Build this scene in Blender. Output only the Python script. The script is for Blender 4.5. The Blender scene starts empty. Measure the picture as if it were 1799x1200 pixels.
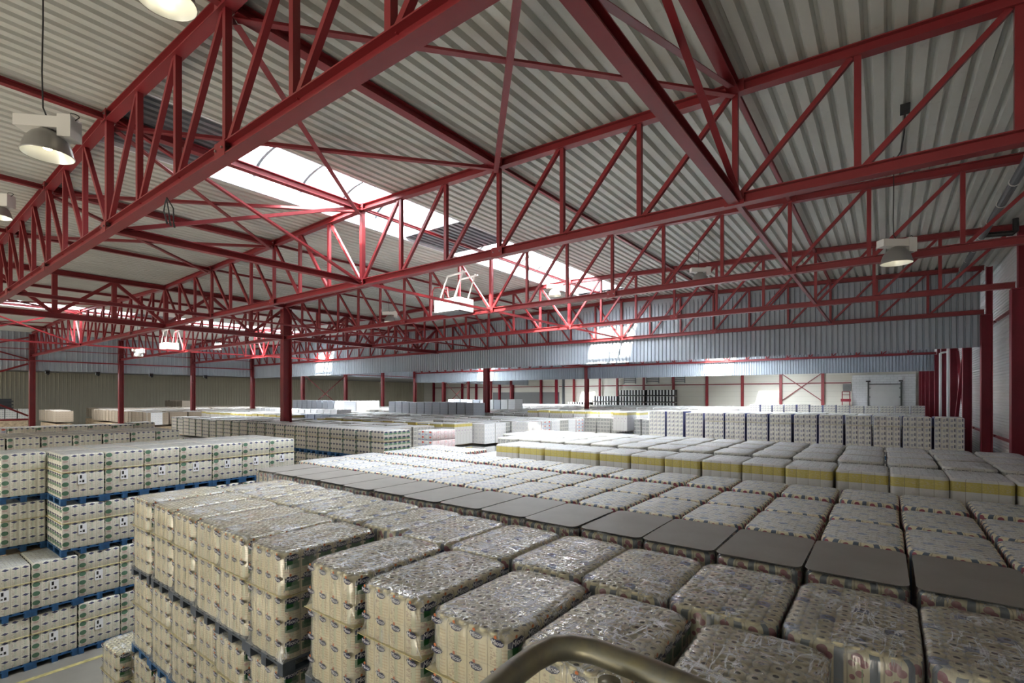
import bpy, math, random
from mathutils import Vector, Matrix
random.seed(7)
SC = bpy.context.scene
COL = SC.collection
PI = math.pi

# ------------------------------------------------------------------ camera
H = 5.5                                     # eye height above the hall floor
YAW = 0.6447
F_PX = 875.2
cd = bpy.data.cameras.new('camera'); cam = bpy.data.objects.new('camera', cd); COL.objects.link(cam)
cam.location = (0, 0, H); cam.rotation_euler = (PI / 2, 0, YAW)
cd.sensor_width = 36; cd.lens = F_PX / 1799 * 36
cd.shift_y = (695.1 - 600) / 1799; cd.shift_x = -0.5 / 1799
cd.clip_start = 0.05; cd.clip_end = 400
SC.camera = cam

# ------------------------------------------------------------------ world, sun, daylight
w = bpy.data.worlds.new('sky'); SC.world = w; w.use_nodes = True
bg = w.node_tree.nodes['Background']; bg.inputs[0].default_value = (0.86, 0.93, 1.0, 1); bg.inputs[1].default_value = 0.80
sd = bpy.data.lights.new('sun', 'SUN'); sun = bpy.data.objects.new('sun', sd); COL.objects.link(sun)
sd.energy = 34; sd.angle = math.radians(1.2); sd.color = (1, 0.90, 0.74)
SUN_DIR = Vector((-0.15, 1, -0.55)).normalized()
sun.rotation_euler = SUN_DIR.to_track_quat('-Z', 'Y').to_euler()
RX = (-10.33, -35.2)                        # ridge lines of the two bays
def daylight_or_fill(x, y0, y1, e):
    d = bpy.data.lights.new('skylight_or_fill', 'AREA'); d.shape = 'RECTANGLE'; d.size = 2.3; d.size_y = y1 - y0
    d.energy = e * (y1 - y0); d.color = (0.93, 0.97, 1.0)
    o = bpy.data.objects.new('skylight_or_fill', d); COL.objects.link(o); o.location = (x, (y0 + y1) / 2, H + 5.9)
SKY_SPANS = [(-25, -19), (4.4, 10.0), (12.1, 20.4), (24.6, 40.6), (46, 60)]  # first span is an unseen skylight added to light the foreground
E_DAY = 285
for rx in RX:
    for (a, b) in SKY_SPANS: daylight_or_fill(rx, a, b, E_DAY * (2.2 if a > 40 else 1.3 if a > 22 else 1 if a > 10 else 0.72 if a > 0 else 1.9))
for (a, b) in ((0, 16), (20, 40), (44, 62)):
    daylight_or_fill(-53.0, a, b, 110)  # unseen fill lights added to brighten the annex
for o in COL.objects:
    if o.name.startswith('skylight_or_fill') and abs(o.location.x + 53) < .1: o.location.z = H + 2.47; o.data.size = 2.0
SC.view_settings.view_transform = 'Standard'; SC.view_settings.look = 'None'
SC.view_settings.exposure = 0.34; SC.view_settings.gamma = 1; SC.view_settings.use_curve_mapping = False

# ------------------------------------------------------------------ node helper
class NT:
    def __init__(s, name):
        s.m = bpy.data.materials.new(name); s.m.use_nodes = True; s.t = s.m.node_tree
        s.t.nodes.clear(); s.out = s.t.nodes.new('ShaderNodeOutputMaterial')
    def n(s, typ, **kw):
        nd = s.t.nodes.new(typ)
        for k, v in kw.items(): setattr(nd, k, v)
        return nd
    def put(s, sock, v):
        if isinstance(v, S): s.t.links.new(v.s, sock)
        elif isinstance(v, bpy.types.NodeSocket): s.t.links.new(v, sock)
        elif isinstance(v, (tuple, list)):
            sock.default_value = tuple(v) + ((1,) if len(v) == 3 and sock.type == 'RGBA' else ())
        else: sock.default_value = v
    def math(s, op, a, b=0.0, c=None):
        nd = s.n('ShaderNodeMath', operation=op); s.put(nd.inputs[0], a); s.put(nd.inputs[1], b)
        if c is not None: s.put(nd.inputs[2], c)
        return S(s, nd.outputs[0])
    def mix(s, f, a, b):
        nd = s.n('ShaderNodeMix', data_type='RGBA'); s.put(nd.inputs[0], f); s.put(nd.inputs[6], a); s.put(nd.inputs[7], b)
        return nd.outputs[2]
    def noise(s, vec, scale, detail=2, rough=0.5, dist=0.0):
        nd = s.n('ShaderNodeTexNoise'); s.put(nd.inputs['Vector'], vec); nd.inputs['Scale'].default_value = scale
        nd.inputs['Detail'].default_value = detail; nd.inputs['Roughness'].default_value = rough; nd.inputs['Distortion'].default_value = dist
        return S(s, nd.outputs[0])
    def vmap(s, vec, scale=(1, 1, 1), loc=(0, 0, 0), rot=(0, 0, 0)):
        nd = s.n('ShaderNodeMapping'); s.put(nd.inputs['Vector'], vec); s.put(nd.inputs['Scale'], scale)
        s.put(nd.inputs['Location'], loc); s.put(nd.inputs['Rotation'], rot)
        return nd.outputs[0]
    def obj(s): return s.n('ShaderNodeTexCoord').outputs['Object']
    def uv(s):
        u = s.n('ShaderNodeTexCoord').outputs['UV']; sp = s.n('ShaderNodeSeparateXYZ'); s.t.links.new(u, sp.inputs[0])
        return u, S(s, sp.outputs[0]), S(s, sp.outputs[1])
    def rand(s): return S(s, s.n('ShaderNodeObjectInfo').outputs['Random'])
    def ramp(s, v, a, b):               # smooth 0..1 between a and b
        nd = s.n('ShaderNodeMapRange'); s.put(nd.inputs[0], v); nd.inputs[1].default_value = a; nd.inputs[2].default_value = b
        return S(s, nd.outputs[0])
    def bump(s, h, strength, dist, normal=None):
        nd = s.n('ShaderNodeBump'); s.put(nd.inputs['Height'], h); nd.inputs['Strength'].default_value = strength
        nd.inputs['Distance'].default_value = dist
        if normal is not None: s.put(nd.inputs['Normal'], normal)
        return nd.outputs[0]
    def bsdf(s, col, rough=0.5, metal=0.0, normal=None, coat=0.0, coat_rough=0.1, coat_normal=None, spec=0.5, emit=None, estr=0.0):
        p = s.n('ShaderNodeBsdfPrincipled'); s.put(p.inputs['Base Color'], col); s.put(p.inputs['Roughness'], rough)
        s.put(p.inputs['Metallic'], metal); s.put(p.inputs['Specular IOR Level'], spec)
        if normal is not None: s.put(p.inputs['Normal'], normal)
        if coat:
            s.put(p.inputs['Coat Weight'], coat); s.put(p.inputs['Coat Roughness'], coat_rough)
            if coat_normal is not None: s.put(p.inputs['Coat Normal'], coat_normal)
        if emit is not None: s.put(p.inputs['Emission Color'], emit); s.put(p.inputs['Emission Strength'], estr)
        s.t.links.new(p.outputs[0], s.out.inputs[0]); return p
class S:
    def __init__(s, t, k): s.t, s.s = t, k
    def __add__(a, b): return a.t.math('ADD', a, b)
    def __radd__(a, b): return a.t.math('ADD', a, b)
    def __sub__(a, b): return a.t.math('SUBTRACT', a, b)
    def __rsub__(a, b): return a.t.math('SUBTRACT', b, a)
    def __mul__(a, b): return a.t.math('MULTIPLY', a, b)
    def __rmul__(a, b): return a.t.math('MULTIPLY', a, b)
    def __truediv__(a, b): return a.t.math('DIVIDE', a, b)
    def __lt__(a, b): return a.t.math('LESS_THAN', a, b)
    def __gt__(a, b): return a.t.math('GREATER_THAN', a, b)
    def abs(a): return a.t.math('ABSOLUTE', a)
    def fract(a): return a.t.math('FRACT', a)
    def floor(a): return a.t.math('FLOOR', a)
    def mn(a, b): return a.t.math('MINIMUM', a, b)
    def mx(a, b): return a.t.math('MAXIMUM', a, b)
    def sq(a): return a.t.math('MULTIPLY', a, a)
def ell(x, y, cx, cy, rx, ry):
    return (((x - cx) / rx).sq() + ((y - cy) / ry).sq()) < 1.0
def box(x, y, x0, x1, y0, y1):
    return (x > x0) * (x < x1) * (y > y0) * (y < y1)

M = {}
def simple(key, col, rough=0.5, metal=0.0, var=0.0, scale=3.0, bump=0.0, **kw):
    t = NT(key); c = col; nrm = None
    if var:
        nz = t.noise(t.obj(), scale, 5, 0.6)
        c = t.mix(t.ramp(nz, 0.35, 0.65), tuple(x * (1 - var) for x in col), tuple(min(1, x * (1 + var)) for x in col))
    if bump: nrm = t.bump(t.noise(t.obj(), scale * 12, 3), 0.4, bump)
    t.bsdf(c, rough, metal, nrm, **kw); M[key] = t.m; return t.m

simple('red_steel', (0.21, 0.017, 0.022), 0.42, 0, 0.10, 1.3)
simple('dark_red_steel', (0.21, 0.004, 0.018), 0.55, 0, 0.12, 1.3)
simple('bolt_steel', (0.35, 0.33, 0.33), 0.35, 0.8)
simple('grey_flashing', (0.42, 0.46, 0.52), 0.5, 0.1, 0.06)
simple('white_flashing', (0.74, 0.77, 0.80), 0.5)
simple('dark_bar', (0.07, 0.08, 0.09), 0.5)
simple('black_plastic', (0.012, 0.012, 0.014), 0.45)
simple('black_cable', (0.02, 0.02, 0.022), 0.6)
simple('infill_sheet', (0.17, 0.18, 0.20), 0.5, 0.1, 0.1, 2)
simple('blue_wood', (0.018, 0.085, 0.21), 0.7, 0, 0.35, 6)
simple('dark_wood', (0.06, 0.075, 0.10), 0.6, 0, 0.4, 5)
simple('plain_wood', (0.36, 0.27, 0.17), 0.8, 0, 0.3, 6)
simple('kraft_sheet', (0.62, 0.54, 0.25), 0.75, 0, 0.08, 4)
simple('dark_sheet', (0.05, 0.055, 0.065), 0.35, 0, 0.3, 4)
simple('grey_board', (0.225, 0.208, 0.19), 0.62, 0, 0.07, 1.8)
simple('label_paper', (0.86, 0.88, 0.93), 0.6)
simple('navy_ink', (0.012, 0.014, 0.06), 0.4)
simple('white_ink', (0.8, 0.8, 0.82), 0.5)
simple('green_ink', (0.012, 0.10, 0.025), 0.4)
simple('orange_ink', (0.55, 0.16, 0.05), 0.5)
simple('lamp_grey', (0.34, 0.33, 0.32), 0.35, 0.55)
simple('lamp_inner', (0.8, 0.82, 0.82), 0.3, 0.4)
simple('ballast_white', (0.68, 0.66, 0.63), 0.45)
simple('white_enamel', (0.78, 0.78, 0.78), 0.4)
simple('grey_plastic', (0.11, 0.115, 0.125), 0.5)
simple('door_grey', (0.60, 0.61, 0.62), 0.5, 0, 0.03, 1)
simple('track_steel', (0.10, 0.105, 0.105), 0.5, 0.3)
simple('yellow_paint', (0.48, 0.42, 0.18), 0.7, 0, 0.25, 6)
simple('lamp_bulb', (1, 1, 1), 0.3, emit=(1.0, 0.86, 0.55), estr=6.0)
simple('brown_stain', (0.16, 0.10, 0.075), 0.8, 0, 0.2, 4)

# galvanised pipe, spangled and stained
t = NT('galvanised'); nz = t.noise(t.obj(), 16, 5, 0.6, 0.3); n2 = t.noise(t.obj(), 170, 2)
t.bsdf(t.mix(t.ramp(nz, 0.35, 0.7), (0.20, 0.20, 0.19), (0.34, 0.31, 0.20)), 0.38, 0.75, t.bump(n2, 0.15, 0.001)); M['galvanised'] = t.m
# roof deck: cream painted trapezoid sheet with dirt
t = NT('roof_deck'); nz = t.noise(t.vmap(t.obj(), (1.4, 0.35, 1)), 1.0, 5, 0.65); n2 = t.noise(t.obj(), 5, 4)
c = t.mix(t.ramp(nz, 0.35, 0.75), (0.57, 0.58, 0.54), (0.45, 0.46, 0.43)); c = t.mix(t.ramp(n2, 0.66, 0.8) * 0.35, c, (0.25, 0.24, 0.22))
t.bsdf(c, 0.5); M['roof_deck'] = t.m
# skylight sheet
t = NT('skylight_sheet'); a = t.n('ShaderNodeBsdfTransparent'); a.inputs[0].default_value = (0.95, 0.97, 1, 1)
b = t.n('ShaderNodeBsdfTranslucent'); b.inputs[0].default_value = (0.9, 0.95, 1, 1); mx = t.n('ShaderNodeMixShader'); mx.inputs[0].default_value = 0.2
t.t.links.new(a.outputs[0], mx.inputs[1]); t.t.links.new(b.outputs[0], mx.inputs[2]); t.t.links.new(mx.outputs[0], t.out.inputs[0]); M['skylight_sheet'] = t.m
# wall sheets
def sheet(key, c1, c2, rough=0.45):
    t = NT(key); nz = t.noise(t.vmap(t.obj(), (0.5, 0.5, 0.25)), 1.0, 5, 0.6)
    t.bsdf(t.mix(t.ramp(nz, 0.3, 0.7), c1, c2), rough); M[key] = t.m
sheet('blue_grey_sheet', (0.30, 0.345, 0.395), (0.36, 0.40, 0.45))
sheet('beige_sheet', (0.33, 0.305, 0.23), (0.38, 0.355, 0.27))
sheet('cream_sheet', (0.62, 0.60, 0.54), (0.70, 0.68, 0.62))
sheet('white_sheet', (0.64, 0.645, 0.65), (0.72, 0.72, 0.72), 0.35)
sheet('grey_sheet', (0.16, 0.165, 0.17), (0.2, 0.2, 0.2))
# back wall: horizontal cream cassettes
t = NT('cassette_wall'); o = t.obj(); sp = t.n('ShaderNodeSeparateXYZ'); t.t.links.new(o, sp.inputs[0]); z = S(t, sp.outputs[2])
ln = ((z * 1.0 / 0.6).fract() < 0.045); c = t.mix(ln * 0.45, (0.66, 0.64, 0.57), (0.34, 0.33, 0.30)); t.bsdf(c, 0.5); M['cassette_wall'] = t.m
# painted block wall
t = NT('white_blocks'); br = t.n('ShaderNodeTexBrick'); t.t.links.new(t.vmap(t.obj(), (1, 1, 1), (0, 0, 0), (PI / 2, 0, 0)), br.inputs['Vector'])
br.inputs['Color1'].default_value = (0.74, 0.76, 0.80, 1); br.inputs['Color2'].default_value = (0.68, 0.70, 0.74, 1); br.inputs['Mortar'].default_value = (0.5, 0.51, 0.54, 1)
br.inputs['Scale'].default_value = 1.0; br.inputs['Brick Width'].default_value = 0.6; br.inputs['Row Height'].default_value = 0.25; br.inputs['Mortar Size'].default_value = 0.012
t.bsdf(br.outputs[0], 0.6); M['white_blocks'] = t.m
# polished concrete
t = NT('concrete'); nz = t.noise(t.obj(), 0.7, 6, 0.6); n2 = t.noise(t.vmap(t.obj(), (0.4, 3, 1), (0, 0, 0), (0, 0, 0.4)), 1.3, 5, 0.7)
c = t.mix(t.ramp(nz, 0.3, 0.7), (0.22, 0.21, 0.19), (0.31, 0.30, 0.27)); c = t.mix(t.ramp(n2, 0.55, 0.75) * 0.35, c, (0.17, 0.165, 0.155))
t.bsdf(c, 0.35, 0, t.bump(nz, 0.1, 0.01)); M['concrete'] = t.m
# stretch film; wrinkle ridges have white sheen painted in, mostly on top
def film_mat(key, base, white_sheen):
    t = NT(key); o = t.obj(); r = t.rand()
    cv = t.n('ShaderNodeCombineXYZ'); t.put(cv.inputs[0], r * 13); t.put(cv.inputs[1], r * 7)
    va = t.n('ShaderNodeVectorMath', operation='ADD'); t.put(va.inputs[0], o); t.put(va.inputs[1], cv.outputs[0]); o = va.outputs[0]
    n1 = t.noise(t.vmap(o, (6, 1.4, 0.45), (0, 0, 0), (0, 0, 0.75)), 1.5, 3, 0.5, 1.4); n2 = t.noise(t.vmap(o, (1.4, 7, 0.5), (0, 0, 0), (0, 0, 0.35)), 1.5, 3, 0.5, 1.2)
    ridge = (1 - ((n1 - 0.5).abs() * 24)).mx(0) + (1 - ((n2 - 0.5).abs() * 24)).mx(0)
    big_ = t.ramp(t.noise(o, 1.9, 3, 0.6), 0.46, 0.60); gn = t.n('ShaderNodeSeparateXYZ'); t.t.links.new(t.n('ShaderNodeNewGeometry').outputs['Normal'], gn.inputs[0]); up = S(t, gn.outputs[2]).abs() * 0.85 + 0.15
    nrm = t.bump(n1 + n2 + ridge * 0.2, 0.6, 0.022)
    g = t.n('ShaderNodeBsdfGlossy'); g.inputs['Roughness'].default_value = 0.13; t.put(g.inputs['Normal'], nrm); g.inputs[0].default_value = (1, 1, 1, 1)
    d = t.n('ShaderNodeBsdfTranslucent'); d.inputs[0].default_value = (0.9, 0.92, 0.95, 1); dd = t.n('ShaderNodeBsdfDiffuse'); dd.inputs[0].default_value = (0.86, 0.89, 0.94, 1)
    tr = t.n('ShaderNodeBsdfTransparent')
    fr = t.n('ShaderNodeFresnel'); fr.inputs[0].default_value = 1.5; t.put(fr.inputs['Normal'], nrm)
    m1 = t.n('ShaderNodeMixShader'); t.put(m1.inputs[0], (ridge * white_sheen * up * (big_ * 0.85 + 0.15) + base).mn(0.7)); t.t.links.new(tr.outputs[0], m1.inputs[1]); t.t.links.new(dd.outputs[0], m1.inputs[2])
    m2 = t.n('ShaderNodeMixShader'); t.put(m2.inputs[0], (S(t, fr.outputs[0]) * 1.2).mn(0.8)); t.t.links.new(m1.outputs[0], m2.inputs[1]); t.t.links.new(g.outputs[0], m2.inputs[2])
    t.t.links.new(m2.outputs[0], t.out.inputs[0]); M[key] = t.m
film_mat('stretch_film', 0.10, 0.75)

# ------------------------------------------------------------------ packaging print materials
CREAM = (0.74, 0.67, 0.45); WHITE = (0.70, 0.70, 0.68)
def side_mat(key, kind, face):
    t = NT(key); uvv, u, v = t.uv(); x, y = u.fract(), v.fract(); r = t.rand()
    cell = u.floor() * 3.7 + v.floor() * 1.3
    cv = t.n('ShaderNodeCombineXYZ'); t.put(cv.inputs[0], u * 1.0); t.put(cv.inputs[1], v * 1.0); t.put(cv.inputs[2], r * 9)
    n1 = t.noise(cv.outputs[0], 9, 3, 0.6); n2 = t.noise(t.vmap(cv.outputs[0], (1, 3.5, 1)), 7, 2, 0.5)
    base = {'print': (0.52, 0.49, 0.43), 'green': (0.76, 0.75, 0.66), 'pink': (0.66, 0.60, 0.42), 'yellow': (0.60, 0.59, 0.56), 'dark': (0.52, 0.51, 0.46), 'blue': (0.74, 0.72, 0.64), 'cream': CREAM,
            'white': (0.78, 0.78, 0.78), 'brown': (0.33, 0.27, 0.20), 'red': (0.72, 0.70, 0.68), 'grey': (0.42, 0.45, 0.50), 'sky': (0.45, 0.53, 0.66)}[kind]
    c = t.mix(t.ramp(n1, 0.3, 0.7) * 0.25, base, tuple(k * 0.72 for k in base))
    def over(mask, col, f=1.0):
        nonlocal c
        c = t.mix(mask * f, c, col)
    if kind in ('green', 'cream', 'print'):
        over(box(x, y, 0.12, 0.46, 0.06, 0.62) * t.ramp(n2, 0.5, 0.58), (0.30, 0.16, 0.13), 0.55)
        over(box(x, y, 0.40, 0.62, 0.08, 0.66), (0.30, 0.42, 0.28), 0.35)
        over(box(x, y, 0.60, 0.92, 0.10, 0.60) * ((y * 9).fract() < 0.4), (0.45, 0.26, 0.14), 0.35)
        if face == 'long':
            over(box(x, y, 0.10, 0.95, 0.28, 0.60), (0.015, 0.13, 0.05), 0.85); over(box(x, y, 0.2, 0.6, 0.05, 0.22) * t.ramp(n1, 0.5, 0.6), (0.5, 0.25, 0.25), 0.7)
            over((((x - 0.5).abs() / 0.50) + ((y - 0.72).abs() / 0.17)) < 1.0, (0.013, 0.016, 0.07))
        elif kind == 'print':
            over((((x - 0.5).abs() / 0.42) + ((y - 0.76).abs() / 0.24)) < 1.0, (0.03, 0.035, 0.09), 0.9); over(((u / 4).fract() < 0.12), (0.02, 0.12, 0.07), 0.5)
        elif kind == 'green':
            over((((x - 0.5).abs() / 0.38) + ((y - 0.80).abs() / 0.14)) < 1.0, (0.02, 0.025, 0.12), 0.95)
            over((u < 0.97) * (u > 0.0), (0.60, 0.56, 0.50), 0.9); over(ell(x, y, 0.5, 0.62, 0.40, 0.26) * (u < 0.97), (0.02, 0.13, 0.065), 0.9); over(ell(x, y, 0.5, 0.22, 0.3, 0.12) * (u < 0.97), (0.40, 0.22, 0.20), 0.6)
    if kind == 'pink':
        over(box(x, y, 0.62, 0.90, 0.0, 1.0), (0.045, 0.09, 0.17), 0.9)
        over(ell(x, y, 0.28, 0.80, 0.17, 0.13).mx(ell(x, y, 0.46, 0.66, 0.13, 0.12)).mx(ell(x, y, 0.12, 0.60, 0.10, 0.09)), (0.24, 0.008, 0.06), 0.9)
        over(ell(x, y, 0.35, 0.34, 0.12, 0.10).mx(ell(x, y, 0.14, 0.20, 0.08, 0.08)), (0.24, 0.008, 0.06), 0.85)
        over(box(x, y, 0.40, 0.44, 0.05, 0.5), (0.12, 0.25, 0.10), 0.7)
    if kind == 'yellow':
        over((v > 4.15) * (v < 4.8), (0.50, 0.40, 0.045), 0.9); over((v > 4.25) * (v < 4.7) * t.ramp(n2, 0.5, 0.6), (0.62, 0.52, 0.2), 0.6)
        over(ell(x, v, 0.55, 3.3, 0.10, 0.20).mx(ell(x, v, 0.3, 2.6, 0.06, 0.1)), (0.22, 0.04, 0.22), 0.7)
        over(box(x, y, 0.3, 0.7, 0.1, 0.9) * t.ramp(n2, 0.55, 0.62), (0.4, 0.38, 0.45), 0.4)
    if kind == 'dark':
        over(t.ramp(n2, 0.44, 0.52) * box(x, y, 0.1, 0.9, 0.1, 0.8), (0.08, 0.09, 0.11), 0.8)
    if kind == 'blue':
        over(box(x, y, 0.62, 0.80, 0.30, 0.85), (0.03, 0.035, 0.10), 0.8); over(box(x, y, 0.16, 0.5, 0.2, 0.7) * t.ramp(n2, 0.42, 0.5), (0.12, 0.14, 0.28), 0.7)
        over(box(x, y, 0.84, 0.92, 0.1, 0.95), (0.05, 0.07, 0.30), 0.5)
        if face == 'long': c = t.mix(0.85, c, (0.015, 0.05, 0.33))
    if kind == 'red':
        k = ((u.floor() + v.floor() * 0.0) * 0.5).fract() > 0.25
        over(ell(x, y, 0.5, 0.72, 0.30, 0.20) * k, (0.55, 0.05, 0.03), 0.9); over(box(x, y, 0.2, 0.8, 0.1, 0.42) * t.ramp(n2, 0.45, 0.5), (0.03, 0.10, 0.45), 0.8)
        over((x > 0.9), (0.1, 0.35, 0.5), 0.7)
        if face == 'long': c = t.mix(0.8, c, t.mix(t.ramp(n2, 0.5, 0.56), (0.74, 0.70, 0.69), (0.55, 0.25, 0.25)))
    if kind in ('white', 'grey', 'sky', 'brown'):
        over(box(x, y, 0.2, 0.8, 0.15, 0.8) * t.ramp(n2, 0.48, 0.56), (0.15, 0.18, 0.25) if kind != 'brown' else (0.15, 0.08, 0.05), 0.45)
    seam_shade = ((x - 0.5).abs() > 0.475); c = t.mix(seam_shade * 0.55, c, (0.20, 0.17, 0.12))  # dark pack joint, with the crease shade painted in
    ys = y if kind != 'yellow' else (v / 5).fract()
    c = t.mix((ys < 0.03) * 0.35, c, (0.25, 0.21, 0.15))
    o = t.obj()
    wr = t.noise(t.vmap(o, (3, 3, 1.2)), 2.6, 4, 0.6, 1.5); half = ((x * 2).fract() - 0.5).abs()
    nrm = t.bump(half * -0.5 + n1 * 0.1, 0.35, 0.03); cn = t.bump(wr, 0.8, 0.06)
    t.bsdf(c, 0.6, 0, nrm, coat=0.55, coat_rough=0.18, coat_normal=cn); M[key] = t.m; return t.m
def top_mat(key, kind):
    t = NT(key); uvv, u, v = t.uv(); x, y = u.fract(), v.fract(); r = t.rand()
    base = {'pink': (0.54, 0.52, 0.45), 'green': (0.70, 0.69, 0.60), 'cream': CREAM, 'brown': (0.45, 0.40, 0.32)}.get(kind, (0.60, 0.60, 0.57))
    d = (((x - 0.5) / 0.5).sq() + ((y - 0.5) / 0.5).sq())
    hole = t.ramp(d, 0.20, 0.14); gap = t.ramp(d, 1.0, 1.5)
    c = t.mix(hole * 0.75, base, (0.16, 0.14, 0.12)); c = t.mix(gap * 0.4, c, tuple(k * 0.55 for k in base))
    if kind == 'pink':
        px = ((u + (v / 3).floor()) / 2).fract(); py = (v / 3).fract()
        c = t.mix(ell(px, py, 0.5, 0.5, 0.26, 0.17) * 0.8, c, (0.10, 0.17, 0.36))
    if kind in ('green', 'dark', 'yellow'):
        c = t.mix(ell((u / 2).fract(), (v / 2).fract(), 0.5, 0.5, 0.2, 0.1) * 0.35, c, (0.12, 0.14, 0.3))
    o = t.obj(); cv = t.n('ShaderNodeCombineXYZ'); t.put(cv.inputs[0], r * 13); t.put(cv.inputs[1], r * 7)
    va = t.n('ShaderNodeVectorMath', operation='ADD'); t.put(va.inputs[0], o); t.put(va.inputs[1], cv.outputs[0]); o = va.outputs[0]
    n1 = t.noise(t.vmap(o, (8, 2.2, 1), (0, 0, 0), (0, 0, 0.75)), 1.5, 4, 0.6, 1.3); n2 = t.noise(t.vmap(o, (2.2, 10, 1), (0, 0, 0), (0, 0, 0.3)), 1.5, 4, 0.6, 1.0)
    ridge = (1 - ((n1 - 0.5).abs() * 13)).mx(0) + (1 - ((n2 - 0.5).abs() * 13)).mx(0)
    c = t.mix((ridge * 0.35 + 0.12).mn(0.7), c, (0.72, 0.76, 0.83))  # milky film veil plus streaks, sky reflection painted into the colour
    nrm = t.bump(gap * -1.0 - hole, 0.5, 0.012); cn = t.bump(n1 + n2 + ridge * 0.3, 0.9, 0.05)
    t.bsdf(c, 0.6, 0, nrm, coat=1.0, coat_rough=0.16, coat_normal=cn); M[key] = t.m; return t.m
KINDS = ['print', 'green', 'cream', 'pink', 'yellow', 'dark', 'blue', 'white', 'brown', 'red', 'grey', 'sky']
for k in KINDS:
    side_mat(k + '_short', k, 'short'); side_mat(k + '_long', k, 'long'); top_mat(k + '_top', k)
# bare paper rolls for the closest loads
t = NT('roll_paper'); nz = t.noise(t.obj(), 40, 3, 0.6); t.bsdf(t.mix(nz, (0.70, 0.63, 0.41), (0.82, 0.76, 0.54)), 0.75, 0, t.bump(nz, 0.4, 0.004), coat=0.35, coat_rough=0.2); M['roll_paper'] = t.m
t = NT('roll_core'); t.bsdf((0.17, 0.155, 0.14), 0.8); M['roll_core'] = t.m
t = NT('blue_paper'); nz = t.noise(t.obj(), 40, 3, 0.6); t.bsdf(t.mix(nz, (0.12, 0.18, 0.34), (0.20, 0.26, 0.42)), 0.7, coat=0.3); M['blue_paper'] = t.m

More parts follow.
